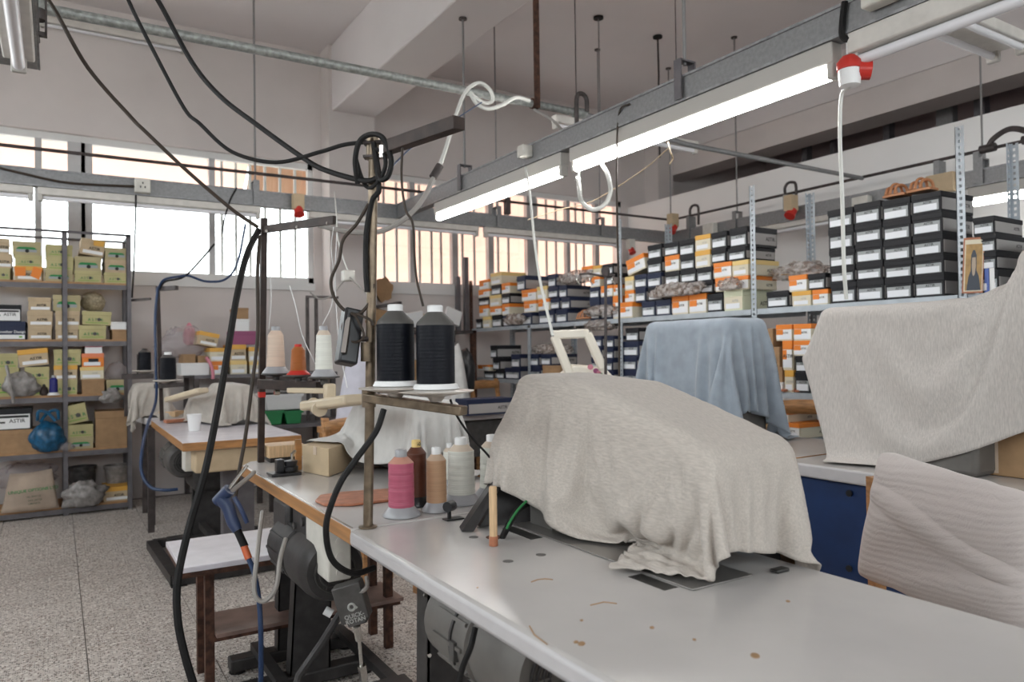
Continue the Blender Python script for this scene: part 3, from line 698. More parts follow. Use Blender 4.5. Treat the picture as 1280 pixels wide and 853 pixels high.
left = [
 [('s1', -8, 13, 335, 351, 'olive2'), ('s1', -8, 15, 317, 334, 'kraftw'), ('s1', -8, 12, 298, 316, 'kraftw'),
  ('s2', 18, 53, 333, 352, 'orangek'), ('s2', 18, 53, 319, 333, 'olive2'), ('s2', 15, 51, 302, 319, 'olive1'),
  ('s3', 56, 91, 338, 352, 'olive1'), ('s3', 57, 92, 321, 338, 'olive2'), ('s3', 57, 91, 306, 321, 'olive2'),
  ('s4', 93, 127, 339, 353, 'olive2'), ('s4', 93, 127, 321, 339, 'olive1'), ('s4', 99, 130, 301, 318, 'kraftw', -8),
  ('s5', 130, 160, 341, 355, 'olive2'), ('s5', 131, 160, 325, 341, 'brown1'), ('s5', 131, 160, 310, 325, 'olive1')],
 [('s1', -14, 32, 402, 424, 'navyd'), ('s1', -14, 27, 381, 402, 'blackd'),
  ('s2', 35, 65, 408, 424, 'kraftw'), ('s2', 34, 66, 389, 408, 'kraftw'), ('s2', 35, 64, 372, 389, 'kraftw'),
  ('s3', 69, 98, 408, 424, 'kraftw'), ('s3', 69, 100, 389, 408, 'kraftw'), ('s3', 66, 101, 369, 388, 'olive1'),
  ('s4', 98, 133, 407, 424, 'olive2'), ('s4', 102, 139, 390, 407, 'olive2', -2),
  ('s5', 140, 160, 412, 424, 'kraft'), ('s5', 138, 160, 403, 412, 'white')],
 [('s1', -8, 24, 461, 494, 'olive2'), ('s1', -8, 23, 442, 460, 'olive2'),
  ('s2', 33, 62, 476, 494, 'olive2'), ('s2', 31, 62, 459, 476, 'olive2'), ('s2', 24, 62, 438, 457, 'orangek', 6),
  ('s3', 72, 97, 475, 493, 'olive2'), ('s3', 67, 97, 457, 475, 'orangek'), ('s3', 67, 102, 437, 457, 'olive2'),
  ('s4', 102, 131, 474, 494, 'kraft'), ('s4', 100, 130, 459, 474, 'yellow'), ('s4', 102, 130, 442, 459, 'red'), ('s4', 106, 128, 431, 442, 'pink'),
  ('s5', 133, 160, 475, 491, 'olive1')],
 [('s1', -20, 47, 538, 563, 'kraft'), ('s1', -12, 40, 511, 538, 'blackd'),
  ('s2', 84, 117, 547, 564, 'olive1'), ('s2', 84, 117, 531, 547, 'olive2'), ('s2', 84, 112, 508, 526, 'olive2', 12),
  ('s3', 119, 161, 514, 563, 'kraft')],
 [('s3', 129, 163, 609, 632, 'orangek')]]
STY['navyd'] = ('box_navy', 'box_navy', 'large navy box with slanted white lettering'); STY['blackd'] = ('box_black', 'box_black', 'black box with large white label')
for k, ent in enumerate(left):
    def lab(i, e, k=k, ent=ent):
        st = [q for q in ent if q[0] == e[0]]; n = st.index(e)
        pos = 'alone in' if len(st) == 1 else ('bottom of' if n == 0 else 'top of' if n == len(st)-1 else ('middle of' if len(st) == 3 else 'second up in' if n == 1 else 'third up in'))
        return '%s, %s %s stack, %s shelf, dark rack' % (STY[e[5]][2], pos, {'s1': 'leftmost', 's2': 'second', 's3': 'third', 's4': 'fourth', 's5': 'rightmost'}[e[0]], SH[k])
    res = fill(ent, ('y', YS+.012), zs[k], .30, lab)
    for bx, a0, a1, z0, z1 in res:
        if 'large' in bx['label']:
            w, h = a1-a0, z1-z0
            if 'slanted' in bx['label']:
                lb = MB().box((.005, -.001, h*.03), (w-.005, .001, h*.26)).obj('label', 'paper_white', bx, world=False)
                stamp('Another Design', 'ink_white', front_mt(w*.62, h*.42, h*.2, -.0008) , lb); MB().box((w*.82, -.002, h*.10), (w*.91, 0, h*.19)).obj('label_mark', 'ink_lime', lb, world=False)
            else:
                lb = MB().box((.02*w, -.001, h*.05), (w*.95, .001, h*.72)).obj('label', 'paper_white', bx, world=False)
                MB().box((w*.05, -.002, h*.56), (w*.92, 0, h*.67)).obj('label_band', 'ink_black', lb, world=False)
                MB().box((w*.05, -.002, h*.32), (w*.35, 0, h*.40)).obj('label_band', 'ink_black', lb, world=False)
                stamp('ASTIR', 'ink_black', front_mt(w*.64, h*.41, h*.24, -.0014), lb)
# orange flaps
def flap(pts, m, label):
    o = MB().prism(pts, (0, .004, 0)).obj('loose_flap', m); tag(o, label, 'card flap')
y = YS+.006
flap([Y(18, 334, y), Y(32, 334, y), Y(32, 345, y), Y(19, 345, y)], 'box_orange', 'left orange flap of the torn box on the rack top shelf')
flap([Y(42, 333, y), Y(53, 337, y), Y(49, 350, y), Y(38, 345, y)], 'box_orange', 'right orange flap of the torn box on the rack top shelf')
flap([Y(117, 301, y), Y(131, 302, y), Y(129, 309, y), Y(117, 307, y)], 'box_amber', 'orange flap sticking up from the tilted tan box on the rack')

def lump(name, m, c, rad, seed, amp=.25, f=2.2, n=18, label=None, cat='bag', fine=.0):
    v = []; fs = []; c = Vector(c)
    for i in range(n+1):
        th = math.pi*i/n
        for j in range(n*2):
            ph = math.pi*j/n; d = Vector((math.sin(th)*math.cos(ph), math.sin(th)*math.sin(ph), math.cos(th)))
            k = 1+amp*noise.noise(d*f+Vector((seed, 0, 0)))+(fine*noise.noise(d*9+Vector((0, seed, 0))) if fine else 0)
            p = Vector((d.x*rad[0], d.y*rad[1], d.z*rad[2]))*k
            p.z = max(p.z, -rad[2]*.82)
            v.append(c+p)
    for i in range(n):
        for j in range(n*2): fs.append((i*n*2+j, i*n*2+(j+1) % (n*2), (i+1)*n*2+(j+1) % (n*2), (i+1)*n*2+j))
    o = MB().add(v, fs).obj(name, m, smooth=True); o.data.set_sharp_from_angle(angle=3.14)
    return tag(o, label, cat) if label else o
def on(c, zr, surf): c = Vector(c); c.z = surf+zr*.82+.001; return c
ym = YS+.06
tag(lump('straw_hat', 'straw', Y(116, 378, YS+.2), (.09, .08, .085), 3, .15), 'crumpled straw-coloured bundle on the second shelf of the rack', 'bundle')
lump('mesh_bag', 'bag_grey', on(Y(26, 477, YS+.0), .1, zs[2]), (.115, .05, .10), 5, .3, label='grey mesh bag with strap hanging off the third shelf of the rack')
p0 = Y(8, 457, YS-.04); cable('bag_strap', [p0, Y(12, 475, YS-.07), Y(15, 490, YS-.06), Y(17, 504, YS-.05)], .012, 'bag_grey', 'pale strap of the grey mesh bag dangling over the rack shelf edge', 'strap')
lump('clear_bag', 'film', on(Y(146, 457, YS+.15), .09, zs[2]+.09), (.075, .07, .09), 8, .3, label='crumpled clear plastic bag at the right end of the third rack shelf')
lump('plastic_bag', 'bag_grey', Y(139, 496, YS-.02), (.07, .05, .06), 9, .45, label='grey plastic bag spilling over the right edge of the third rack shelf')
j = on(Y(55, 485, YS+.03), 0, zs[2]); j.z = zs[2]+.001
t_ = thing('brown_jar', 'small brown glass jar on the third shelf of the rack', 'jar', j)
MB().lathe([(.02, 0), (.031, .006), (.033, .03), (.026, .06), (.014, .072)], 16, Matrix.Translation(j)).obj('body', 'brown_steel', t_, smooth=True)
MB().lathe([(.016, .072), (.016, .088), (.012, .09)], 14, Matrix.Translation(j)).obj('cap', 'black_plastic', t_, smooth=True)

def spool(label, base, h, r, m, disc=True, tip='grey_plastic', tip_h=.12, taper=.92, disc_m='grey_plastic', name='thread_spool', group=None, seed=1, axis=None):
    """king spool of thread: wound cone, bare shoulder, plastic tip and flared foot"""
    o = thing(name, label, 'spool', base, group=group)
    mt = Matrix.Translation(base)
    f0 = h*.14 if disc else 0
    if disc: MB().lathe([(r*1.45, 0), (r*1.45, h*.02), (r*1.05, f0*.85), (r*.98, f0)], 28, mt).obj('foot', disc_m, o, smooth=True)
    prof = []; n = 46; hw = h*(1-tip_h)-f0; body = hw*.88
    for k in range(n+1):
        z = f0+body*k/n; rr = r*(1-(1-taper)*k/n)+r*.012*(1 if k % 2 else -1)+r*.008*math.sin(k*.9+seed); prof.append((rr, z))
    MB().lathe([(r*.9, f0-.001)]+prof, 28, mt).obj('thread', m, o, smooth=True)
    z = f0+body; MB().lathe([(r*taper*.99, z), (r*.52, z+hw*.12)], 24, mt).obj('shoulder', m+'_shoulder' if m+'_shoulder' in M else m, o, smooth=True)
    z += hw*.12; MB().lathe([(r*.46, z-.001), (r*.46, h*.985), (r*.40, h), (r*.25, h), (r*.25, h*.97)], 20, mt).obj('tip', tip, o, smooth=True)
    return o
for nm, c in (('th_black', (.006, .007, .011)), ('th_navy', (.02, .02, .16)), ('th_pink', (.47, .11, .175)), ('th_brown', (.10, .03, .015)), ('th_tan', (.45, .27, .16)), ('th_white', (.72, .72, .66)), ('th_cream', (.70, .54, .43)), ('th_rust', (.38, .12, .03))):
    mat(nm, c, .40, spec=.18 if nm == 'th_black' else .4, noise_s=160, noise_a=.06, stretch=(.05, .05, 1.4), bump=.12, bump_s=160)
mat('th_black_shoulder', (.075, .07, .065), .6); mat('th_pink_shoulder', (.55, .27, .20), .6); mat('th_white_shoulder', (.62, .52, .42), .6); mat('th_tan_shoulder', (.5, .36, .26), .6); mat('th_cream_shoulder', (.66, .5, .4), .6)
b_ = Y(67, 492, YS+.02); b_.z = zs[2]+.001
spool('navy blue thread spool on the third shelf of the rack', b_, .155, .03, 'th_navy', disc_m='white_plastic')
# fourth shelf
bg_ = lump('carrier_bag', 'bag_blue', on(Y(60, 533, YS+.0), .125, zs[3]), (.115, .10, .125), 12, .25, fine=.05, label='blue plastic carrier bag knotted on the fourth rack shelf')
for s in (-1, 1):
    c = Y(60, 522, YS-.06); MB().tube(catmull([c+Vector((-.07*s, 0, -.02)), c+Vector((-.06*s, -.02, .05)), c+Vector((0, -.02*s, .035)), c+Vector((.05*s, -.02, -.03))], 6), [.012]*19, 7).obj('handle', 'bag_blue', bg_, smooth=True)
lump('clear_bag', 'film', on(Y(64, 558, YS-.0), .03, zs[3]), (.06, .05, .035), 14, .35, label='flat clear plastic bag under the blue carrier bag on the rack').location.x += .09
# lowest shelf
sk = thing('paper_sack', 'tan paper sack printed with green lettering on the lowest rack shelf', 'sack', Y(38, 640, YS))
c = [Y(1, 643, YS-.02), Y(74, 631, YS-.02), Y(65, 586, YS+.03), Y(40, 591, YS+.03), Y(12, 593, YS+.03)]
for q in c[:2]: q.z = zs[4]+.002
rows = []
for i in range(9):
    tt = i/8; row = []
    for j in range(15):
        s_ = j/14; bot = c[0].lerp(c[1], s_); top = (c[4].lerp(c[3], min(1, s_*2)) if s_ < .5 else c[3].lerp(c[2], s_*2-1))
        q = bot.lerp(top, tt); q = q+Vector((0, -.035*math.sin(math.pi*s_)*math.sin(math.pi*(.15+.85*tt))+.006*noise.noise(q*14), 0)); row.append(q)
    rows.append(row)
g = MB().grid(rows).obj('sack_body', 'paper_sack', sk, smooth=True); so = g.modifiers.new('t', 'SOLIDIFY'); so.thickness = .14; so.offset = -1
g.modifiers['t'].offset = 1
xd = (c[1]-c[0]); xd.z = .05*xd.length
for s_, u, v, sz, m in (('UNIQUE OPTIONS LTD', 42, 613, .031, 'ink_green'), ('TEL. 00357-25', 42, 621, .016, 'ink_grey2'), ('FAX 357-25', 44, 625.5, .018, 'ink_grey2'), ('LIMASSOL', 43, 629.5, .018, 'ink_grey2')):
    if m == 'ink_grey2' and m not in M: mat('ink_grey2', (.10, .12, .08), .7)
    lettering(s_, sz, m, Y(u, v, YS-.062), xd, (0, 0, 1), g, bold=.02)
lump('clear_sheet', 'film', on(Y(30, 584, YS+.25), .14, zs[4]+.12), (.22, .09, .10), 21, .35, fine=.15, label='heap of clear plastic sheeting behind the tan paper sack')
lump('grey_bag', 'bag_grey', on(Y(105, 606, YS-.03), .1, zs[4]), (.15, .06, .105), 23, .5, fine=.1, label='dusty grey plastic bag slumped on the lowest rack shelf')
def tub(label, c, r0, r1, h, m, name='bucket'):
    c = Vector(c); o = MB().lathe([(r0, 0), (r1, h), (r1*1.06, h), (r1*1.06, h*.9), (r1*1.0, h*.88)], 20, Matrix.Translation(c)).obj(name, m, smooth=True); return tag(o, label, 'bucket')
q = Y(147, 604, YS+.28); q.z = zs[4]+.001; tub('dusty grey bucket behind the orange box on the lowest rack shelf', q, .07, .1, .26, 'bag_grey')
q = Y(103, 590, YS+.3); q.z = zs[4]+.001; tub('dark grey tub behind the grey bag on the lowest rack shelf', q, .09, .10, .27, 'bag_dark')

# ---------------------------------------------------------------- the grey perforated racks at the right
XF = 3.85; XB = 4.40
zR = [X(880, 391, XF).z, X(985, 491, XF).z, .45]
yP = [7.08, 5.92, X(775, 350, XF).y, X(942, 350, XF).y, X(1201, 250, XF).y, .62]
def perforated_post(x, y, h, sx, sy, m, par, label=None):
    b = MB(); w = .042; ho = .010; t = .003
    n = int(h/.032)
    for ax in (0, 1):
        def bx(a, b_, z0, z1):
            if ax == 0: b.box((min(x, x+sx*t), min(y+sy*a, y+sy*b_), z0), (max(x, x+sx*t), max(y+sy*a, y+sy*b_), z1))
            else: b.box((min(x+sx*a, x+sx*b_), min(y, y+sy*t), z0), (max(x+sx*a, x+sx*b_), max(y, y+sy*t), z1))
        bx(0, w/2-ho*.7, 0, h); bx(w/2+ho*.7, w, 0, h)
        for k in range(n+1):
            z0 = k*.032; bx(w/2-ho*.7, w/2+ho*.7, z0, min(h, z0+.016))
    return b.obj('post', m, par)
rr = thing('metal_rack', 'long grey perforated steel rack holding the orange and black shoe boxes', 'rack', (XF+.27, 3.8, 0))
hP = [1.62, 1.50, 2.30, 2.30, 2.34, 2.3]
for k, y in enumerate(yP):
    hh = (X(594, 350, XF).z, 1.47)[k] if k < 2 else hP[k]
    perforated_post(XF-.004, y+.02, hh, 1, -1, 'rack_grey' if k != 0 else 'rust_steel', rr)
    if k != 3: perforated_post(XB+.004, y+.02, 2.33 if k > 2 else hh, -1, -1, 'rack_grey', rr)
    else: perforated_post(XB+.004, 3.22, 2.30, -1, -1, 'rack_grey', rr)
for z in zR:
    for a, b in zip(yP, yP[1:]):
        MB().box((XF, b+.002, z-.004), (XB, a-.002, z)).box((XF-.001, b+.025, z-.036), (XF+.003, a-.025, z)).box((XB-.003, b+.02, z-.036), (XB, a-.02, z)).obj('shelf', 'rack_grey', rr)
def rlab(bay):
    def f(i, e):
        row = [q for q in f.ent if q[0] == e[0]]; n = row.index(e)
        return '%s, %s in %s, %s' % (STY[e[5]][2].replace(' white-stickered', ''), 'only one' if len(row) == 1 else ORD[n]+' from left', e[0], bay)
    return f
def run(bay, ent, surf, d=.30, plane=XF+.02):
    f = rlab(bay); f.ent = ent; return fill(ent, ('x', plane), surf, d, f)
B1, B2, B3, B4, B5 = 'bottom row', 'second row', 'third row', 'fourth row', 'top row'
mid = [
 (B1, 775, 791, 378, 395, 'orange', 0, -.03), (B1, 802, 818.5, 377, 392, 'navy'), (B1, 820, 838, 375, 391, 'navy'), (B1, 840, 860.5, 370, 390, 'orange'), (B1, 861.5, 883, 367.5, 389, 'orange'), (B1, 884, 904, 367, 388, 'black'), (B1, 905, 929, 363, 386, 'palegreen'),
 (B2, 781, 793, 363, 377, 'orange'), (B2, 794, 807, 360, 376, 'navy'), (B2, 810, 828, 359, 374, 'black'), (B2, 833, 850, 357, 371, 'black'), (B2, 853, 872, 353, 368, 'navy'), (B2, 876, 892, 352, 367, 'black'), (B2, 894, 913, 347, 364, 'orange'), (B2, 915, 935, 345, 362, 'orange'),
 (B3, 781, 792, 346, 362, 'cream'), (B3, 793, 808, 343, 360, 'navy'), (B3, 809, 826, 341.5, 358, 'navy'), (B3, 831, 849, 339, 356, 'black'), (B3, 850.5, 870, 337, 353, 'black'), (B3, 871, 891, 334, 351, 'black'), (B3, 892, 914, 328, 347, 'orange'), (B3, 915.5, 936, 325.5, 345, 'yellow'),
 (B4, 785, 808, 324, 343, 'orange', 12), (B4, 809, 827, 324, 341, 'black'), (B4, 831, 849.5, 319.5, 339, 'orange'), (B4, 850, 868, 319.5, 336, 'black'), (B4, 869, 888, 313, 333, 'amber'), (B4, 889, 908, 311, 330, 'black'), (B4, 910, 932, 309.5, 327, 'black'),
 (B5, 809.5, 827.5, 306, 323, 'black'), (B5, 830, 848, 303, 320, 'black'), (B5, 849, 867.5, 299.5, 318, 'black'), (B5, 869, 888, 293.5, 313, 'amber'), (B5, 889, 909, 290, 310, 'black'), (B5, 912, 934, 284.5, 308, 'black')]
run('rack bay above blue cloth', mid, zR[0])
R1 = [(B1, 958, 986, 364, 380, 'black'), (B1, 990, 1014, 364, 378, 'amber'), (B1, 1015.5, 1035, 362, 377, 'orange'),
      (B2, 986, 1009, 344, 364, 'orange'), (B2, 1010, 1032, 342, 362, 'black')]
run('left of the big black stack', R1, zR[0])
BS = [('bottom row', [353, 350, 348, 344]), ('second row', [334, 328.7, 326, 320]), ('third row', [312, 303, 300.5, 293.5]), ('fourth row', [285, 279.4, 275, 266.8]), ('top row', [261, 253, 248.5, 241.4])]
cols = [(1034.5, 1066.5), (1067.5, 1101), (1102.5, 1138), (1139, 1177)]
ent = []
bots = [374, 372, 371, 368.5]
for k, (nm, tops) in enumerate(BS):
    for c_, (u0, u1) in enumerate(cols):
        dx = (k-2)*.9*(-1 if c_ < 2 else 1)*0 + [-2.2, -1.2, -.6, 0, .6][k]*(-.8)*-1*(-1)*0
        ent.append((nm, u0-(4-k)*-.9, u1-(4-k)*-.9, tops[c_], bots[c_] if k == 0 else BS[k-1][1][c_], 'black'))
run('big black stack by perforated post', ent, zR[0], d=.31)
FR = [(B1, 1222, 1248, 338, 360, 'black'), (B2, 1220, 1246, 316, 338, 'black'), (B3, 1218, 1245, 293.5, 316, 'black'), (B4, 1216, 1243, 271, 293.5, 'black'),
      (B1, 1288, 1312, 338, 360, 'black'), (B2, 1288, 1312, 316, 338, 'black'), (B3, 1288, 1312, 293, 316, 'black')]
run('stack right of perforated post', FR, zR[0], d=.30)
far = [
 (B1, 595, 602, 399, 410, 'black'), (B1, 603.5, 613, 396, 409, 'cream'), (B1, 615, 628, 394, 408, 'black'), (B1, 629, 641, 394, 407, 'navy'), (B1, 652, 665, 391, 404, 'navy'), (B1, 673, 692, 388, 403, 'navy'), (B1, 695, 709, 387, 400, 'navy'),
 (B2, 599, 611, 382, 397, 'orange'), (B2, 612.5, 626.5, 383, 395, 'orange'), (B2, 627.5, 637, 380, 394, 'orange'), (B2, 655, 671, 376, 391, 'orange'), (B2, 672.5, 687, 374, 388, 'orange'), (B2, 688, 700, 373, 388, 'navy'), (B2, 701.5, 713, 372, 386, 'navy'),
 (B3, 598, 611, 372, 382, 'black'), (B3, 612, 626, 369, 382, 'yellow'), (B3, 627, 637, 367, 380, 'black'), (B3, 652, 670, 362, 376, 'orange'), (B3, 671, 684, 358, 374, 'cream'), (B3, 685, 698, 359, 373, 'navy'), (B3, 699, 708, 357, 371, 'navy'),
 (B4, 598, 612.5, 362, 372, 'orange'), (B4, 614, 626, 356, 369, 'black'), (B4, 627, 637, 354, 368, 'orange'), (B4, 646, 656, 345, 362, 'navy'), (B4, 685, 695, 343, 358, 'navy'),
 (B5, 599, 612, 350, 362, 'orange'), (B5, 613, 627, 341, 356, 'cream')]
run('far rack bays by the window', far, zR[0])
nearB = [(B1, 751, 765, 371, 385, 'navy'), (B1, 766, 773, 370, 384, 'orange'), (B2, 751, 766, 357, 371, 'orange'), (B2, 767, 773, 356, 370, 'orange'), (B1, 737, 749, 373, 387, 'navy'), (B2, 737, 749, 359, 373, 'navy'), (B3, 738, 750, 346, 358, 'orange'), (B3, 755, 766, 343, 357, 'black'), (B4, 727, 740, 333, 346, 'orange'), (B4, 741, 751, 332, 344, 'amber'), (B4, 753, 766, 330, 343, 'black')]
run('behind grey post with wire', nearB, zR[0])
lowB = [(B1, 605, 618, 464, 478, 'black'), (B1, 620, 630, 463, 477, 'black'), (B1, 631, 649, 460, 474, 'navy'), (B1, 662, 676, 458, 473, 'navy'), (B1, 678, 700, 457, 471, 'kraft'),
 (B2, 597, 612, 457, 466, 'orange'), (B2, 616, 625, 448, 463, 'black'), (B2, 639, 650, 443, 458, 'navy'), (B2, 662, 673, 443, 458, 'navy'), (B2, 676, 689, 443, 458, 'navy'), (B3, 613, 621, 432, 448, 'black')]
run('lower shelf of the far bays', lowB, zR[1])
lowN = [(B1, 738, 753, 464, 478, 'navy'), (B1, 755, 767, 464, 477, 'navy'), (B1, 778, 797, 463, 478, 'navy'), (B2, 739, 752, 448, 462, 'navy'), (B2, 755, 766, 449, 462, 'navy'), (B2, 778, 796, 446, 462, 'navy'), (B3, 738, 752, 434, 448, 'navy'), (B3, 755, 766, 435, 449, 'navy'), (B3, 778, 798, 427, 446, 'navy'), (B4, 737, 752, 420, 434, 'navy'), (B4, 755, 767, 420, 434, 'navy'), (B4, 782, 798, 410, 427, 'black')]
run('lower shelf left of blue cloth', lowN, zR[1])
lowR = [(B1, 952, 979, 480, 491, 'white'), (B1, 981, 992, 463, 488, 'amber'), (B1, 994, 1012, 466, 484, 'black'), (B2, 952, 978, 459, 480, 'kraft'), (B2, 994, 1013, 445, 464, 'black'), (B3, 952, 975, 434, 458, 'kraft'), (B4, 952, 966, 411, 434, 'kraft'), (B3, 978, 990, 426, 444, 'orange'), (B3, 992, 1012, 426, 444, 'orange'), (B4, 970, 990, 406, 425, 'orange'), (B4, 992, 1014, 405, 425, 'orange')]
run('lower shelf above the wooden chair', lowR, zR[1])
under = [(B1, 950, 975, 517, 535, 'kraft'), (B1, 978, 1000, 515, 533, 'orange'), (B2, 958, 985, 500, 516, 'orange')]
run('lowest shelf behind the wooden chair', [(r_, u0, u1, vt+14, vb+14, s_) for r_, u0, u1, vt, vb, s_ in under], X(985, 548, XF).z)
zR3 = X(985, 548, XF).z
for a, b in zip(yP[2:], yP[3:]): MB().box((XF, b+.002, zR3-.004), (XB, a-.002, zR3)).obj('shelf', 'rack_grey', rr)
# bags of offcuts on the racks
def bag_between(label, u, v, x, rad, seed, surf=None, m='clear_bag', fine=.2):
    c = X(u, v, x); 
    return lump('clear_bag', m, c, rad, seed, .3, 3, 20, label, 'bag', fine)
bag_between('long clear plastic bag of offcuts lying across the boxes above the blue cloth', 845, 363, XF-.03, (.05, .26, .055), 31)
bag_between('clear plastic bag of brown straps beside the grey rack post', 912, 356, XF-.03, (.05, .09, .045), 33)
bag_between('crumpled clear bag on the orange boxes right of the grey post', 1000, 340, XF+.25, (.10, .2, .06), 35)
bag_between('clear bag with brown leather scraps on top of the far boxes', 722, 347, XF+.02, (.09, .24, .06), 37)
bag_between('clear bag of scraps at the right end of the far top shelf', 752, 389, XF+.0, (.09, .2, .05), 39)
bag_between('clear bag hanging over the shelf edge at the far end', 643, 400, XF-.03, (.04, .18, .055), 41)
bag_between('clear bag below the top shelf left of the thin thread rod', 752, 407, XF+.04, (.10, .18, .05), 43)
bag_between('clear bag of scraps on the lower far shelf behind the cream handle', 690, 437, XF+.1, (.10, .3, .05), 45)
for k in range(14):
    pass
    p = X(random.uniform(975, 1008), 488, XF+random.uniform(.02, .2)); p.z = zR[1]+.015
    a = random.uniform(0, 6); d_ = Vector((math.cos(a), math.sin(a), .1))*.04
    tag(MB().bar(p-d_, p+d_, .03, .012).obj('leather_scrap', 'leather'), 'brown leather scrap in the loose heap on the lower shelf above the wooden chair', 'scrap', 'leather scraps above the wooden chair')
# ---------------------------------------------------------------- work tables
ZTB = .79
def table_top(name, parent, pts, th, m_top, m_edge, lip=0, sides=('-x', '-y')):
    b = MB().prism([(x, y, ZTB-th) for x, y in pts], (0, 0, th)); o = b.obj(name, m_top, parent, bevel=lip or .003)
    me = o.data
    if m_edge != m_top:
        me.materials.append(M[m_edge])
        for p in me.polygons:
            if (p.normal.x < -.3 and '-x' in sides) or (p.normal.y < -.5 and '-y' in sides) or (p.normal.y > .5 and '+y' in sides): p.material_index = 1
    return o
def steel_leg(par, x, y, w=.13, d=.05, z1=.745, foot=.5, lean=.0, m='motor_dark'):
    l = MB().prism([(x-w/2, y-d/2, .05), (x+w/2, y-d/2, .05), (x+w*.42+lean, y-d/2, z1), (x-w*.42+lean, y-d/2, z1)], (0, .006, 0))
    l.prism([(x-w/2, y-d/2, .05), (x-w/2+.006, y-d/2, .05), (x-w*.42+lean+.006, y-d/2, z1), (x-w*.42+lean, y-d/2, z1)], (0, d, 0))
    l.prism([(x+w/2-.006, y-d/2, .05), (x+w/2, y-d/2, .05), (x+w*.42+lean, y-d/2, z1), (x+w*.42+lean-.006, y-d/2, z1)], (0, d, 0))
    o = l.obj('leg', m, par)
    MB().box((x-foot/2, y-.035, 0.012), (x+foot/2, y+.035, .06)).obj('foot', m, par, bevel=.006)
    for s in (-1, 1): MB().lathe([(.03, 0), (.03, .012)], 12, Matrix.Translation((x+s*foot*.44, y, 0))).obj('rubber_pad', 'black_rubber', par)
    return o
def bolts(par, pts, r=.006, m='chrome', d=(-1, 0, 0)):
    for p in pts: MB().tube([Vector(p), Vector(p)+Vector(d)*.006], r, 8).obj('bolt', m, par)

T1 = thing('sewing_table', 'near pale grey work table with rounded front edge and covered machine', 'table', (.975, 1.0, 0))
t1 = table_top('tabletop', T1, [(.635, .12), (1.318, .12), (1.318, 1.835), (.635, 1.835)], .042, 'table_white', 'table_edge', .012)
steel_leg(T1, .80, 1.60, .16, .06); steel_leg(T1, .80, .35, .16, .06)
MB().box((.76, .35, .1), (.80, 1.6, .14)).obj('stretcher', 'motor_dark', T1)
bolts(T1, [(.725+.004*k, 1.572, .68-.07*k) for k in range(6)], .005, 'chrome', (0, -1, 0))
T2 = thing('sewing_table', 'middle work table with worn wooden edge, spools and cardboard box', 'table', (.95, 2.5, 0))
t2 = table_top('tabletop', T2, [(.642, 1.84), (1.30, 1.84), (1.30, 3.26), (.70, 3.26), (.642, 3.15)], .042, 'table_white', 'wood_edge', 0, ('-x', '+y'))
MB().prism([(.645, 1.845, ZTB-.001), (.652, 1.845, ZTB-.001), (.652, 3.14, ZTB-.001), (.645, 3.14, ZTB-.001)], (0, 0, .0018)).obj('edge_strip', 'chrome', T2)
steel_leg(T2, .80, 2.78, .15, .06, lean=.03); steel_leg(T2, .82, 3.05, .14, .06)
MB().box((.66, 2.1, .055), (.70, 3.1, .085)).box((1.0, 2.1, .055), (1.04, 3.1, .085)).obj('stretcher', 'motor_dark', T2)
MB().bar((.66, 2.05, .30), (.95, 2.05, .06), .03, .012).bar((.62, 2.10, .14), (1.2, 2.10, .17), .05, .04).obj('brace', 'grey_angle', T2)
MB().bar((.66, 2.35, .09), (1.05, 2.35, .09), .22, .02).obj('treadle', 'motor_dark', T2)
T3 = thing('sewing_table', 'far left work table with wooden edge carrying a white cup', 'table', (.9, 5, 0))
t3 = table_top('tabletop', T3, [(.555, 4.15), (1.17, 4.15), (1.17, 5.85), (.60, 5.85), (.57, 5.78)], .045, 'stool_top', 'wood_edge')
MB().box((.62, 4.19, .62), (1.10, 4.5, .745)).obj('drawer_tray', 'kraft_pale', T3, bevel=.01)
MB().box((.80, 4.42, .06), (.97, 4.50, .745)).obj('leg', 'grey_angle', T3)
MB().box((.535, 5.64, .03), (.575, 5.68, .745)).obj('leg', 'dark_steel', T3); MB().box((1.0, 5.6, .03), (1.1, 5.66, .745)).obj('leg', 'grey_angle', T3)
steel_leg(T3, .86, 5.30, .20, .06)
MB().bar((.62, 4.85, .09), (1.1, 4.85, .09), .25, .02).obj('treadle', 'motor_dark', T3); MB().box((.80, 4.5, .10), (.84, 5.3, .14)).obj('stretcher', 'motor_dark', T3)
MB().box((.70, 4.75, .42), (.98, 5.15, .66)).obj('belt_guard', 'motor_dark', T3, bevel=.03)
MB().bar((.52, 5.3, .03), (.55, 4.38, .03), .06, .05).bar((.53, 4.38, .03), (1.2, 4.38, .03), .06, .05).bar((.53, 5.3, .03), (1.2, 5.3, .03), .06, .05).obj('foot', 'motor_dark', T3)
MB().box((.52, 4.34, 0), (.60, 4.42, .01)).box((.5, 5.26, 0), (.58, 5.34, .01)).box((1.1, 4.34, 0), (1.18, 4.42, .01)).obj('rubber_pad', 'black_rubber', T3)
T4 = thing('sewing_table', 'white table behind the far left work table by the window wall', 'table', (.8, 6.35, 0))
t4 = table_top('tabletop', T4, [(.56, 5.99), (1.2, 5.99), (1.2, 6.62), (.50, 6.62)], .05, 'table_white', 'table_edge', .008)
for x, y in ((.6, 6.05), (1.14, 6.05), (.6, 6.55), (1.14, 6.55)): MB().box((x-.02, y-.02, 0), (x+.02, y+.02, .74)).obj('leg', 'dark_steel', T4)
T5 = thing('sewing_table', 'pale table on a blue cabinet under the large draped machine', 'table', (2.85, 1.1, 0))
t5 = table_top('tabletop', T5, [(2.475, .1), (3.2, .1), (3.2, 1.965), (2.475, 1.965)], .052, 'table_white', 'table_edge', .008)
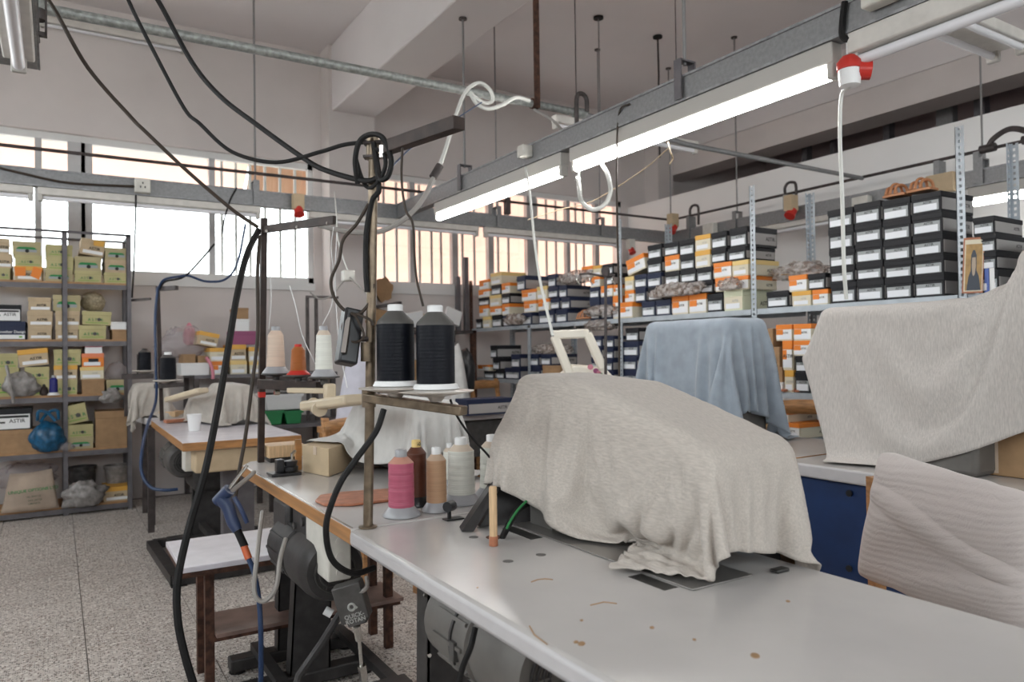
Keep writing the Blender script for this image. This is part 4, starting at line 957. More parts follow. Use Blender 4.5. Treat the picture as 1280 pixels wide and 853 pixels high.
MB().box((2.53, 1.50, .02), (3.1, 1.945, .73)).obj('cabinet_side', 'blue_paint', T5, bevel=.006)
MB().box((2.52, .3, .02), (3.1, 1.485, .70)).obj('cabinet_door', 'blue_paint', T5, bevel=.006)
bolts(T5, [X(u, v, 2.525) for u, v in ((1062, 617), (1062, 711))], .013, 'black_plastic')
MB().box((2.6, .4, 0), (3.05, 1.9, .02)).obj('plinth', 'black_rubber', T5)
T7 = thing('sewing_table', 'grey-topped table with wooden edge under the blue draped machine', 'table', (2.9, 2.6, 0))
t7 = table_top('tabletop', T7, [(2.43, 1.98), (3.2, 1.98), (3.2, 3.5), (2.43, 3.5)], .05, 'table_white', 'wood_edge')
for y in (2.12, 3.3): MB().box((2.50, y-.03, .0), (2.62, y+.03, .74)).box((2.98, y-.03, 0), (3.1, y+.03, .74)).obj('leg', 'motor_dark', T7)
MB().lathe([(.022, ZTB-.0005), (.022, ZTB+.001)], 16, Matrix.Translation(Z(986, 558, ZTB))).obj('plug_disc', 'kraft', T7)
T6 = thing('sewing_table', 'white table in the middle distance under the dark blue shoe box', 'table', (2.6, 5, 0))
t6 = table_top('tabletop', T6, [(1.9, 4.78), (3.3, 4.78), (3.3, 5.5), (1.9, 5.5)], .05, 'table_white', 'table_edge', .006)
for x in (1.98, 3.2):
    for y in (4.86, 5.4): MB().box((x-.025, y-.025, 0), (x+.025, y+.025, .74)).obj('leg', 'dark_steel', T6)
MB().box((2.05, 4.9, .45), (3.15, 5.35, .72)).obj('drawer_tray', 'motor_grey', T6)
bx = shoe_box('navy', (Z(573, 519, ZTB).x, Z(573, 519, ZTB).y+.05, ZTB+.001), .19, .115, .38, -HP, 'dark blue shoe box lying on the white table in the middle distance', yaw=0)

# ---- things let into or standing on the near table
for (u, v), nm in (((635, 702), 'left'), ((676, 694), 'right'), ((592, 672), 'far')):
    c = Z(u, v, ZTB); MB().lathe([(.0115, ZTB-.001), (.0115, ZTB+.0006), (.010, ZTB+.001)], 18, Matrix.Translation((c.x, c.y, 0))).obj('plug_disc', 'plug_grey', T1)
c = Z(618, 672, ZTB); MB().lathe([(.021, ZTB-.001), (.021, ZTB+.0006)], 20, Matrix.Translation((c.x, c.y, 0))).obj('cable_hole', 'rust_steel', T1)
for a, b in (((665, 655), (680, 672)), ((792, 720), (838, 737))):
    p, q = Z(*a, ZTB), Z(*b, ZTB); MB().box((.965, q.y, ZTB-.001), (1.0, p.y, ZTB+.0007)).obj('slot_cover', 'slot_dark', T1, bevel=.0003)
c = Z(617, 683, ZTB)
o = thing('wooden_peg', 'upright pale wooden peg standing in the near table beside the cloth', 'peg', c)
MB().lathe([(.0105, 0), (.0105, .022), (.0104, .0225)], 16, Matrix.Translation(c+Vector((0, 0, .001)))).obj('foot', 'leather', o)
MB().lathe([(.0093, .0225), (.0093, .134), (.008, .138), (.005, .139)], 16, Matrix.Translation(c)).obj('stick', 'wood_pale', o, smooth=True)
# scratches and stains on the table
random.seed(11)
for pts in ([(664, 728), (672, 725), (681, 724), (691, 725)], [(738, 757), (755, 753), (771, 755)], [(662, 783), (668, 794), (684, 806)]):
    MB().tube([Z(u, v, ZTB+.0006) for u, v in pts], .0012, 4).obj('scratch', 'kraft', T1)
for u, v, r in ((727, 776, .003), (727, 805, .006), (720, 803, .004), (944, 820, .007), (815, 785, .004), (597, 735, .002), (985, 752, .004), (868, 800, .003)):
    c = Z(u, v, ZTB); MB().lathe([(r, ZTB), (r*.9, ZTB+.0005)], 9, Matrix.Translation((c.x, c.y, 0)) @ Matrix.Scale(1.6, 4, (.7, .7, 0))).obj('stain', 'kraft', T1)

# ---- near sewing machine (almost wholly under its linen cover)
SM = thing('sewing_machine', 'grey sewing machine hidden under the large linen cover on the near table', 'sewing machine', (1.1, 1.4, ZTB))
MB().box((1.005, 1.0, ZTB+.0012), (1.17, 1.72, ZTB+.004)).obj('bed_plate', 'plate_steel', SM, bevel=.001)
SMcol = MB().box((1.07, 1.50, ZTB+.0045), (1.24, 1.70, 1.165)).obj('column', 'motor_grey', SM, bevel=.02)
sup1 = [MB().prism([(1.075, 1.70, 1.05), (1.075, 1.42, 1.05), (1.075, 1.10, .93), (1.075, 1.01, .96), (1.075, 1.015, 1.03), (1.075, 1.12, 1.07), (1.075, 1.40, 1.15), (1.075, 1.70, 1.168)], (.235, 0, 0)).obj('arm', 'motor_grey', SM, bevel=.015),
        MB().box((1.12, 1.06, .85), (1.26, 1.19, .96)).obj('head', 'motor_grey', SM, bevel=.015),
        MB().box((1.05, 1.52, ZTB+.0045), (1.10, 1.62, .90)).obj('base_block', 'plate_steel', SM)]
sup1 += [MB().box((.995, 1.62, .945), (1.08, 1.70, 1.03)).obj('thread_lever', 'motor_grey', SM, bevel=.015), MB().tube([(1.305, 1.12, .985), (1.375, 1.12, .985)], .055, 20).obj('handwheel', 'motor_grey', SM, smooth=True)]
brk = MB().prism([Z(577, 665, ZTB+.002), Z(592, 665, ZTB+.002), T(628, 606, 1.93), T(619, 602, 1.93)], (.02, .05, 0)).obj('support_bracket', 'motor_dark', SM)
pA = Z(594, 664, ZTB+.003)
MB().prism([pA+Vector((.03, .03, 0)), pA+Vector((.19, .0, 0)), Vector((1.12, 1.66, .93)), T(628, 608, 1.95)], (.004, .03, 0)).obj('support_plate', 'motor_dark', SM)
cable('machine_cable', [Z(628, 672, ZTB+.002), T(634, 660, 1.76), T(645, 640, 1.84), T(662, 628, 1.92)], .008, 'black_rubber', parent=SM)
cable('green_wire', [Z(630, 672, ZTB+.002), T(636, 655, 1.75), T(648, 637, 1.82), T(663, 622, 1.9)], .003, 'ink_green', parent=SM)
c = Z(565, 650, ZTB)
o = thing('thread_guide', 'small black thread tension guide on the near table beside white spools', 'thread guide', c)
MB().box(c+Vector((-.022, -.015, .001)), c+Vector((.03, .015, .004))).obj('foot', 'black_plastic', o)
MB().box(c+Vector((-.012, -.004, .004)), c+Vector((-.004, .004, .05))).obj('stem', 'black_plastic', o)
MB().tube([c+Vector((-.02, -.012, .038)), c+Vector((.004, .004, .038))], .014, 12).obj('tension_disc', 'black_plastic', o, smooth=True)
c = Z(975, 716, ZTB); tag(MB().box(c+Vector((-.016, -.008, .001)), c+Vector((.02, .012, .008))).obj('hinge_clip', 'slot_dark', bevel=.002), 'small dark hinge clip beside the right corner of linen cover', 'hinge')

# ---- cone stand with two big black cones
st = thing('cone_stand', 'tall brown steel pole clamped to the near table holding two black cones', 'thread stand', Z(460, 660, ZTB))
pb, pt_ = Z(460, 660, ZTB), T(467, 178, 1.905)
MB().tube([pb+Vector((0, 0, .001)), pt_], .0125, 14).obj('pole', 'pole_steel', st, smooth=True)
MB().lathe([(.024, .001), (.024, .005), (.014, .007)], 18, Matrix.Translation(pb)).obj('flange', 'pole_steel', st, smooth=True)
MB().tube([T(466, 172, 1.905), T(466, 200, 1.905)], .017, 12).obj('top_clamp', 'pole_steel', st, smooth=True)
for v in (180, 197): MB().bar(T(455, v, 1.9), T(487, v-2, 1.9), .03, .006).obj('clamp_plate', 'dark_steel', st)
MB().tube([T(478, 197, 1.86), T(478, 182, 1.86)], .008, 8).obj('clamp_bolt', 'chrome', st)
A0, A1 = T(476, 184, 1.86), T(567, 152, 1.66)
d_ = (A1-A0).normalized(); sd = d_.cross(Vector((0, 0, 1))).normalized()
MB().prism([A0+Vector((0, 0, .016)), A0-Vector((0, 0, .016)), A0-Vector((0, 0, .013))-sd*.035, A0+Vector((0, 0, .016))-sd*.035], A1-A0).obj('top_arm', 'brown_steel', st, bevel=.002)
B0, B1 = T(458, 497, 1.90), T(580, 514, 1.76)
d_ = (B1-B0).normalized()
MB().bar(B0, B1, .035, .022).obj('cone_bracket', 'pole_steel', st, bevel=.003)
MB().tube([T(461, 486, 1.9), T(461, 509, 1.9)], .018, 12).obj('bracket_clamp', 'pole_steel', st, smooth=True)
MB().tube([T(460, 428, 1.9), T(460, 452, 1.9)], .019, 12).obj('pole_clamp', 'pole_steel', st, smooth=True)
def big_cone(label, base, seed):
    MB().lathe([(.014, -.024), (.022, -.012), (.092, .0), (.094, .003), (.055, .006)], 32, Matrix.Translation(base)).obj('cone_disc', 'disc_plastic', st, smooth=True)
    o = thing('thread_cone', label, 'thread cone', base+Vector((0, 0, .007)), group=None)
    mt = Matrix.Translation(base+Vector((0, 0, .0075)))
    MB().lathe([(.058, 0), (.052, .012), (.047, .013)], 28, mt).obj('foot', 'white_plastic', o, smooth=True)
    prof = [(.047+.00018*(k % 2)+.00012*math.sin(k*1.7+seed), .013+.142*k/60) for k in range(61)]
    MB().lathe(prof, 32, mt).obj('thread', 'th_black', o, smooth=True)
    MB().lathe([(.047, .155), (.045, .163), (.021, .187), (.02, .188)], 28, mt).obj('shoulder', 'th_black_shoulder', o, smooth=True)
    MB().lathe([(.019, .186), (.0195, .203), (.016, .205), (.012, .205), (.012, .2)], 22, mt).obj('tip', 'white_plastic', o, smooth=True)
big_cone('large black thread cone on the stand, left of the pair', T(495, 486, 1.86), 1)
big_cone('large black thread cone on the stand, right of the pair', T(545, 490, 1.81), 5)
# the little lamp clamped on the pole
lp = thing('clamp_lamp', 'small black lamp with chrome strip clamped to the cone pole', 'lamp', T(440, 430, 1.9))
MB().bar(T(432, 456, 1.88), T(441, 388, 1.92), .045, .05, (1, 0, 0)).obj('lamp_body', 'black_plastic', lp, bevel=.006)
MB().bar(T(430, 442, 1.85), T(436, 398, 1.89), .012, .012).obj('chrome_strip', 'chrome', lp)
MB().tube([T(440, 424, 1.9), T(461, 424, 1.9)], .007, 8).obj('lamp_arm', 'dark_steel', lp)

# ---- thread stand on the middle table
s2 = thing('thread_stand', 'dark square thread stand with red band on the middle table', 'thread stand', Z(326, 578, ZTB))
P0, P1 = Z(326, 578, ZTB)+Vector((0, 0, .001)), T(330, 273, 3.05)
MB().bar(P0, P1, .024, .024, (1, 0, 0)).obj('pole', 'brown_steel', s2)
w0 = P0.lerp(P1, .27); MB().bar(w0, w0+(P1-P0)*.022, .026, .026, (1, 0, 0)).obj('red_band', 'red_plastic', s2)
MB().bar(T(330, 287, 3.05), T(418, 275, 2.7), .014, .03).obj('top_arm', 'brown_steel', s2)
for k in range(3): MB().tube([T(333+38*k, 289-5*k, 3.02-.14*k), T(333+38*k, 289-5*k, 3.0-.14*k)], .006, 8).obj('bolt', 'chrome', s2)
E0, E1 = T(326, 480, 3.06), T(400, 484, 2.82)
MB().bar(E0, E1, .04, .04).obj('spool_bracket', 'brown_steel', s2, bevel=.003)
sp_ = [((345, 462), 'th_cream', .19, .037, 'grey_plastic', 'cream thread spool on the middle thread stand, leftmost of three'), ((373, 464), 'th_rust', .12, .031, 'red_plastic', 'rust orange thread spool with red foot on the middle thread stand'), ((405, 466), 'th_white', .19, .033, 'grey_plastic', 'white thread spool on the middle thread stand, rightmost of three')]
for k, ((u, v), m, h, r, dm, lb) in enumerate(sp_):
    t_ = 3.0-.11*k; c = T(u, v+5, t_)
    MB().lathe([(.012, -.03), (.014, -.012), (.058, -.004), (.058, 0)], 20, Matrix.Translation(c)).obj('spool_disc', 'motor_grey', s2, smooth=True)
    spool(lb, c+Vector((0, 0, .001)), h, r, m, True, 'grey_plastic' if dm != 'red_plastic' else 'red_plastic', .09, .82, dm, seed=k)
MB().lathe([(.014, -.01), (.014, .01)], 10, Matrix.Translation(T(346, 490, 3.0)) @ Matrix.Rotation(HP, 4, 'Y')).obj('wing_nut', 'chrome', s2, smooth=True)

# spools between the two tables
for (u, v), m, h, r, tip, dm, lb in (((502, 645), 'th_pink', .182, .036, 'grey_plastic', 'grey_plastic', 'pink thread spool on a grey foot at the table joint'),
      ((521, 632), 'th_brown', .192, .030, 'box_yellow', 'black_plastic', 'dark brown thread spool with yellow numbered tip behind the pink one'),
      ((546, 639), 'th_tan', .180, .029, 'white_plastic', 'grey_plastic', 'tan thread spool standing between brown and white spools'),
      ((577, 629), 'th_white', .195, .041, 'white_plastic', 'grey_plastic', 'large white thread spool just left of linen cover'),
      ((616, 620), 'th_white', .19, .040, 'white_plastic', 'grey_plastic', 'white thread spool half hidden behind the linen cover edge'),
      ((562, 606), 'th_white', .14, .022, 'white_plastic', 'grey_plastic', 'small white spool peeping out behind the large white one')):
    b = Z(u, v, ZTB)+Vector((0, 0, .0015))
    o = spool(lb, b, h, r, m, True, tip, .11, .97 if m != 'th_white' else .94, dm, seed=u)
    if m == 'th_brown': lettering('60', .014, 'ink_black', b+Vector((0, -.0152, h*.94)), (.86, -.5, 0), (0, 0, 1), o)

# leather strap, boxes and switch on the middle table
pts = [Z(394, 629, ZTB), Z(400, 622, ZTB), Z(430, 618, ZTB), Z(486, 614, ZTB), Z(488, 628, ZTB), Z(440, 634, ZTB), Z(405, 634, ZTB)]
o = MB().prism([p+Vector((0, 0, .001)) for p in pts], (0, 0, .008)).obj('leather_strap', 'leather', bevel=.003); tag(o, 'flat reddish leather strip lying across the middle table', 'leather strip')
cb = thing('cardboard_box', 'small tan cardboard box under the white cloth on the middle table', 'box', Z(411, 597, ZTB))
q0, q1, q2 = Z(378, 590, ZTB), Z(411, 597, ZTB), Z(447, 583, ZTB); hz = Vector((0, 0, .103))
up_ = Vector((0, 0, .0012)); q3 = q0+(q2-q1)
MB().prism([q0+up_, q1+up_, q2+up_, q3+up_], hz).obj('carton', 'kraft_pale', cb, bevel=.002)
e1 = (q1-q0); f0 = q0+e1*.45; nrm = Vector((e1.y, -e1.x, 0)).normalized()
MB().prism([f0+hz*.72+nrm*.001, f0+e1*.12+hz*.72+nrm*.001, f0+e1*.12+hz*1.015+nrm*.001, f0+hz*1.015+nrm*.001], nrm*.0015).obj('tape_tab', 'tape', cb)
c = Z(352, 577, ZTB); bx2 = thing('cardboard_box', 'low pale wooden-looking carton behind the black switch', 'box', c)
MB().box(c+Vector((-.06, -.03, .02)), c+Vector((.09, .11, .07))).obj('carton', 'wood_pale', bx2, bevel=.003); MB().box(c+Vector((-.05, -.02, .001)), c+Vector((.08, .10, .02))).obj('base', 'black_plastic', bx2)
c = Z(373, 588, ZTB); o = MB().box(c+Vector((-.012, -.006, .001)), c+Vector((.012, .006, .12))).obj('wood_stick', 'wood_edge'); tag(o, 'short brown wooden post beside the tan cardboard box', 'post')
c = Z(355, 594, ZTB); sw = thing('bobbin_winder', 'small black bobbin winder screwed to the middle table', 'bobbin winder', c)
MB().box(c+Vector((-.055, -.045, .001)), c+Vector((.055, .04, .012))).obj('base', 'black_plastic', sw, bevel=.003)
MB().box(c+Vector((-.03, -.02, .012)), c+Vector((-.002, .02, .06))).obj('body', 'black_plastic', sw, bevel=.004)
MB().lathe([(.026, .014), (.028, .03), (.022, .034), (.026, .052), (.01, .055)], 18, Matrix.Translation(c+Vector((.024, -.005, 0)))).obj('pulley', 'black_plastic', sw, smooth=True)
MB().tube([c+Vector((.03, .0, .05)), c+Vector((.03, 0, .075)), c+Vector((.045, .01, .085))], .006, 8).obj('lever', 'chrome', sw, smooth=True)

# beige presser-foot arm and lamp shade before the white draped machine
ba = thing('beige_sewing_arm', 'beige machine arm poking out of the white cloth on the middle table', 'machine arm', T(415, 500, 2.75))
MB().bar(T(362, 488, 2.86), T(412, 489, 2.72), .03, .02).obj('lever', 'beige_plastic', ba, bevel=.004)
MB().box(T(412, 490, 2.7)+Vector((-.02, -.02, -.045)), T(412, 490, 2.7)+Vector((.02, .02, .03))).obj('joint', 'beige_plastic', ba, bevel=.008)
MB().bar(T(394, 507, 2.68), T(452, 499, 2.45), .13, .035).obj('tray', 'beige_plastic', ba, bevel=.010)
MB().tube([T(392, 506, 2.7), T(400, 512, 2.55)], .026, 14).obj('roller', 'beige_plastic', ba, smooth=True)

# ---- motors under the tables
def fan_motor(label, c, r, L, m, seed, grill=True):
    """electric clutch motor, its axis along y, the fan grille towards the viewer"""
    o = thing('clutch_motor', label, 'motor', c); c = Vector(c)
    R = Matrix.Translation(c) @ Matrix.Rotation(-HP, 4, 'X')                      # lathe z becomes +y
    MB().lathe([(r*.62, -.012), (r*.86, -.01), (r*.98, .02), (r, .05), (r, L*.45), (r*.93, L*.46), (r*.93, L*.52), (r, L*.53), (r, L*.95), (r*.8, L), (.02, L)], 32, R).obj('housing', m, o, smooth=True)
    if grill:
        for k in range(4):
            rr = r*(.2+.14*k); MB().tube([c+Vector((rr*math.cos(a*math.pi/12), -.014, rr*math.sin(a*math.pi/12))) for a in range(25)], .0035, 6).obj('grille_ring', 'motor_dark' if m != 'motor_dark' else 'slot_dark', o)
        for k in range(6):
            a = k*math.pi/3; MB().tube([c+Vector((r*.15*math.cos(a), -.0145, r*.15*math.sin(a))), c+Vector((r*.66*math.cos(a), -.0145, r*.66*math.sin(a)))], .003, 5).obj('grille_spoke', m, o)
    for k in range(12):
        a = 2*math.pi*k/12; dx = Vector((math.cos(a), 0, math.sin(a))); MB().bar(c+dx*r*.99+Vector((0, L*.55, 0)), c+dx*r*.99+Vector((0, L*.93, 0)), .008, .012, dx).obj('cooling_fin', m, o)
    return o
m2 = fan_motor('dark clutch motor hanging under the middle work table', (.715, 2.20, .585), .100, .44, 'motor_dark', 1)
MB().box((.665, 2.30, .64), (.80, 2.48, ZTB-.046)).obj('terminal_box', 'motor_dark', m2, bevel=.012)
MB().box((.655, 2.52, .55), (.77, 2.70, ZTB-.05)).obj('clutch_cover', 'motor_dark', m2, bevel=.015)
MB().box((.75, 2.18, .66), (.88, 2.44, ZTB-.046)).obj('mounting_bracket', 'motor_dark', m2)
for k in range(9): MB().box((.645, 2.41+.025*k, .54), (.668, 2.420+.025*k, .62)).obj('gear_tooth', 'motor_grey', m2)
MB().tube([(.666, 2.35, .71), (.658, 2.35, .71)], .014, 12).obj('screw_cap', 'motor_grey', m2)
MB().tube([(.666, 2.44, .68), (.658, 2.44, .68)], .012, 12).obj('screw_cap', 'motor_grey', m2)
cable('motor_lead', [T(357, 674, 2.25), T(350, 700, 2.18), T(345, 735, 2.15), T(330, 752, 2.15), T(318, 740, 2.15), T(322, 690, 2.2), T(328, 640, 2.4)], .007, 'grey_cable', parent=m2)
m1 = fan_motor('grey clutch motor hanging under the near table', (.80, 1.16, .63), .098, .34, 'motor_light', 2)
m1['label'] = 'light grey clutch motor with round fan grille under the near table'
MB().box((.77, 1.2, .715), (.83, 1.42, ZTB-.046)).obj('mounting_bracket', 'motor_grey', m1)
MB().tube([(.80, 1.40, .63), (.80, 1.55, .63)], .092, 28).obj('clutch_drum', 'motor_light', m1, smooth=True, bevel=.01)
MB().tube([(.80, 1.395, .63), (.80, 1.403, .63)], .102, 28).obj('clamp_ring', 'motor_dark', m1, smooth=True)
MB().box((.695, 1.37, .60), (.72, 1.39, .64)).obj('clamp_lug', 'motor_grey', m1)
MB().tube([(.70, 1.33, .545), (.68, 1.33, .535)], .014, 10).obj('bolt', 'rust_steel', m1)
cable('motor_lead', [T(594, 785, 1.42), T(588, 810, 1.4), T(578, 835, 1.4), T(570, 870, 1.4)], .006, 'black_rubber', parent=m1)
sb = thing('switch_box', 'white motor switch box under the edge of the middle table', 'switch box', (.68, 2.0, .66))
pS = X(382, 648, .66); qS = X(410, 714, .66)
MB().box((.66, qS.y, .585), (.73, pS.y+.0, ZTB-.046)).obj('housing', 'switch_white', sb, bevel=.006)
for k, z in enumerate((.70, .655, .61)): MB().tube([(.695, qS.y-.004, z), (.695, qS.y+.002, z)], .012, 14).obj('button', 'lamp_metal', sb)
MB().tube([(.656, qS.y+.02, .72), (.662, qS.y+.02, .72)], .006, 10).obj('screw', 'chrome', sb)
cbx = thing('clutch_control_box', 'tilted dark grey clutch control box with white logo under the middle table', 'control box', T(436, 760, 2.05))
cA, cB = T(431, 733, 2.05), T(446, 783, 2.05)
ax_ = (cB-cA).normalized(); rt_ = (RT-ax_*RT.dot(ax_)).normalized(); fr = ax_.cross(rt_).normalized()
if fr.dot(FW) > 0: fr = -fr
Mx = Matrix((rt_, fr, -ax_)).transposed().to_4x4(); Mx.translation = cB
hh = (cB-cA).length
MB().box((-.041, -.05, .012), (.041, .0, hh), Mx).box((-.025, -.05, 0), (.03, 0, .014), Mx).obj('housing', 'motor_grey', cbx, bevel=.004)
sg = 1 if (Mx.to_3x3() @ Vector((0, 1, 0))).dot(FW) < 0 else -1
yf = .0012 if sg == 1 else -.0512
X3 = Mx.to_3x3()
lettering('QUICK-', .0165, 'ink_grey', Mx @ Vector((.002, yf, .030)), rt_, -ax_, cbx, .02)
lettering('ROTAN', .0165, 'ink_grey', Mx @ Vector((.002, yf, .016)), rt_, -ax_, cbx, .02)
lg = [Mx @ Vector((.002+.009*math.cos(a*math.pi/14), yf, .055+.009*math.sin(a*math.pi/14))) for a in range(29)]
MB().tube(lg, .0035, 5).obj('logo_ring', 'ink_grey', cbx)
MB().bar(Mx @ Vector((.009, yf, .057)), Mx @ Vector((.016, yf, .048)), .006, .002, fr).obj('logo_tail', 'ink_grey', cbx)
MB().tube([cB, T(449, 800, 2.06)], .011, 8).tube([T(449, 800, 2.06), T(452, 835, 2.07)], .005, 8).tube([T(452, 832, 2.07), T(455, 850, 2.08)], .012, 8).tube([T(455, 846, 2.08), T(455, 880, 2.1)], .006, 8).obj('pull_rod', 'chrome', cbx, smooth=True)
cable('control_lead', [T(434, 735, 2.1), T(445, 742, 2.06), T(458, 735, 2.06), T(458, 722, 2.1)], .006, 'grey_cable', parent=cbx)
tag(MB().tube([T(425, 768, 2.2), T(402, 805, 2.15), T(374, 845, 2.1), T(368, 870, 2.1)], .012, 8).obj('treadle_rod', 'motor_dark', smooth=True), 'slanting dark treadle rod under the middle work table', 'rod')
tag(MB().tube([T(406, 763, 2.4), T(415, 768, 2.4)], .014, 10).obj('bottle_cap', 'white_plastic', smooth=True), 'white and blue bottle lying on the bench shelf under the table', 'bottle')

# far left table machinery
m3 = fan_motor('grey motor under the far left work table', (.66, 4.85, .60), .10, .4, 'motor_grey', 3)
MB().box((.62, 4.9, .68), (.72, 5.2, ZTB-.05)).obj('mounting_bracket', 'motor_grey', m3)
s3 = thing('switch_box', 'white socket switch under the far left work table edge', 'switch box', (.6, 4.4, .7))
pS = X(211, 551, .6); MB().box((.59, 4.33, .615), (.65, 4.45, ZTB-.046)).obj('housing', 'switch_white', s3, bevel=.005)
for z in (.70, .66): MB().tube([(.62, 4.326, z), (.62, 4.332, z)], .014, 12).obj('button', 'lamp_metal', s3)

# ---- bench with shelf
bn = thing('low_bench', 'low bench with pale laminate top and brown steel legs behind the tables', 'bench', (.8, 3.02, 0))
MB().box((.37, 2.81, .48), (1.30, 3.25, .50)).obj('bench_top', 'stool_top', bn, bevel=.003)
MB().box((.372, 2.812, .462), (1.298, 3.248, .479)).obj('top_core', 'rust_steel', bn)
for x in (.482, 1.19):
    for y in (2.95, 3.13): MB().box((x-.016, y-.016, 0), (x+.016, y+.016, .462)).obj('leg', 'rust_steel', bn)
MB().box((.50, 2.90, .20), (1.24, 3.16, .214)).obj('shelf', 'leather', bn); MB().box((.47, 2.935, .175), (1.24, 2.965, .198)).box((.47, 3.115, .175), (1.24, 3.145, .198)).obj('rail', 'rust_steel', bn)
M['shelf_dull'] = mat('shelf_dull', (.20, .13, .11), .4, noise_s=9, noise_a=.3); bn.children[-2].data.materials[0] = M['shelf_dull']

# ---- wooden chairs
def wood_chair(label, c, rz, seat_h=.45, back_h=.95, w=.42):
    o = thing('wooden_chair', label, 'chair', c, rz)
    MB().box((-w/2, -w/2, seat_h-.03), (w/2, w/2, seat_h)).obj('seat', 'wood_chair', o, bevel=.008, world=False)
    for x in (-1, 1):
        MB().box((x*w*.42-.018, -w/2+.01, 0), (x*w*.42+.018, -w/2+.05, seat_h-.031)).obj('leg', 'wood_chair', o, world=False)
        MB().prism([(x*w*.46-.016, w/2-.03, 0), (x*w*.46+.016, w/2-.03, 0), (x*w*.46+.016, w/2-.02, seat_h), (x*w*.46+.016, w/2+.06, back_h), (x*w*.46-.016, w/2+.06, back_h), (x*w*.46-.016, w/2-.02, seat_h)], (0, .03, 0)).obj('back_post', 'wood_chair', o, world=False)
    rows = []
    for z in (back_h-.09, back_h-.02):
        rows.append([(x, w/2+.055+.05*(1-(x/(w*.5))**2), z+(.012*(1-(x/(w*.5))**2) if z > back_h-.05 else 0)) for x in [(-.5+k/10)*w for k in range(11)]])
    r = MB().grid(rows).obj('back_rail', 'wood_chair', o, world=False, smooth=True); s = r.modifiers.new('t', 'SOLIDIFY'); s.thickness = .02
    return o
cw = T(978, 520, 4.05)
wood_chair('wooden chair with curved top rail behind the grey-topped table', (cw.x, cw.y-.15, 0), math.radians(-55), back_h=.955, w=.40)
wood_chair('wooden chair between the middle table and the far left table', (1.42, 3.66, 0), math.radians(8), back_h=.90, w=.36)
cw = T(628, 490, 6.8); wood_chair('wooden chair behind the table with the dark blue box', (cw.x+.1, cw.y+.1, 0), math.radians(20), back_h=.98, w=.4)

# ---- chair with the quilted cloth over its back, at the right
TL, TR, BL, BR = T(1112, 572, 2.30), T(1300, 627, 1.70), T(1083, 718, 2.27), T(1300, 790, 1.70)
qc = thing('covered_chair', 'chair with white quilted cloth over its wooden back at the right edge', 'chair', ((TL+TR)/2*.5+(BL+BR)/2*.5).xy.to_3d())
nq = (TR-TL).cross(BL-TL).normalized()
if nq.dot(FW) > 0: nq = -nq
rows = []
n = 22
for i in range(n+1):
    row = []
    for j in range(n+1):
        s_, t_ = j/n, i/n
        p = (TL.lerp(TR, s_)).lerp(BL.lerp(BR, s_), t_)
        e = min(s_, 1-s_, t_, 1-t_); puff = .028*(1-math.exp(-e*14))
        fold = .007*math.sin((s_*1.2+t_*2.2)*5+.6*math.sin(s_*6))*min(1, e*8)+.026*math.exp(-((t_-.40-.38*(s_-.3))/.035)**2)*min(1, e*10)
        fold += .02*math.exp(-((t_-.99+.36*(s_-.3))/.025)**2)*min(1, max(0, (s_-.2)*6))
        p = p+nq*(puff+fold)
        if i == 0: p = p+Vector((0, 0, .010*math.sin(j*.5)))
        row.append(p)
    rows.append(row)
q = MB().grid(rows).obj('quilted_cover', 'quilt', qc, smooth=True); q.data.set_sharp_from_angle(angle=3.1)
s = q.modifiers.new('t', 'SOLIDIFY'); s.thickness = .035; s.offset = -1
s = q.modifiers.new('s', 'SUBSURF'); s.levels = 1; s.render_levels = 1
cable('seam_piping', [rows[k][0]+nq*.004 for k in range(0, n+1, 2)], .0045, 'cloth_cream', parent=qc)
cable('top_piping', [rows[0][k]+nq*.002 for k in range(0, n+1, 2)], .0045, 'quilt', parent=qc)
pW = T(1098, 597, 2.36); xq = (TR-TL).normalized(); zq = (BL-TL).normalized()
a0 = T(1091, 596, 2.37)
for k in (0.02, .42):
    a = a0+(TR-TL)*k; a.z = a0.z-.0; b = Vector((a.x, a.y, 0)); MB().bar(b, a, .035, .045, xq).obj('back_post', 'wood_chair', qc)
a = a0-nq*.02; 
ce = a0+(TR-TL)*.22+nq*.25; 
for sx in (.02, .42):
    f_ = a0+(TR-TL)*sx+nq*.42; MB().box((f_.x-.018, f_.y-.018, 0), (f_.x+.018, f_.y+.018, .43)).obj('leg', 'wood_chair', qc)
c1, c2, c3, c4 = [Vector(((a0+(TR-TL)*sx+nq*d_).x, (a0+(TR-TL)*sx+nq*d_).y, .431)) for sx, d_ in ((0, -.02), (.45, -.02), (.45, .45), (0, .45))]
MB().prism([c1, c2, c3, c4], (0, 0, .025)).obj('seat', 'wood_chair', qc)
# taped cardboard box on the pale table
kb = thing('cardboard_box', 'brown taped cardboard box on the pale table at the right edge', 'box', (2.95, 1.2, ZTB))
MB().box((2.76, .80, ZTB+.001), (3.1, 1.50, .965)).obj('carton', 'kraft', kb, bevel=.004)
MB().box((2.7585, 1.29, ZTB+.01), (2.7595, 1.40, .967)).obj('tape', 'tape', kb); MB().box((2.7585, 1.485, ZTB+.01), (2.7595, 1.503, .96)).obj('tape', 'tape', kb)
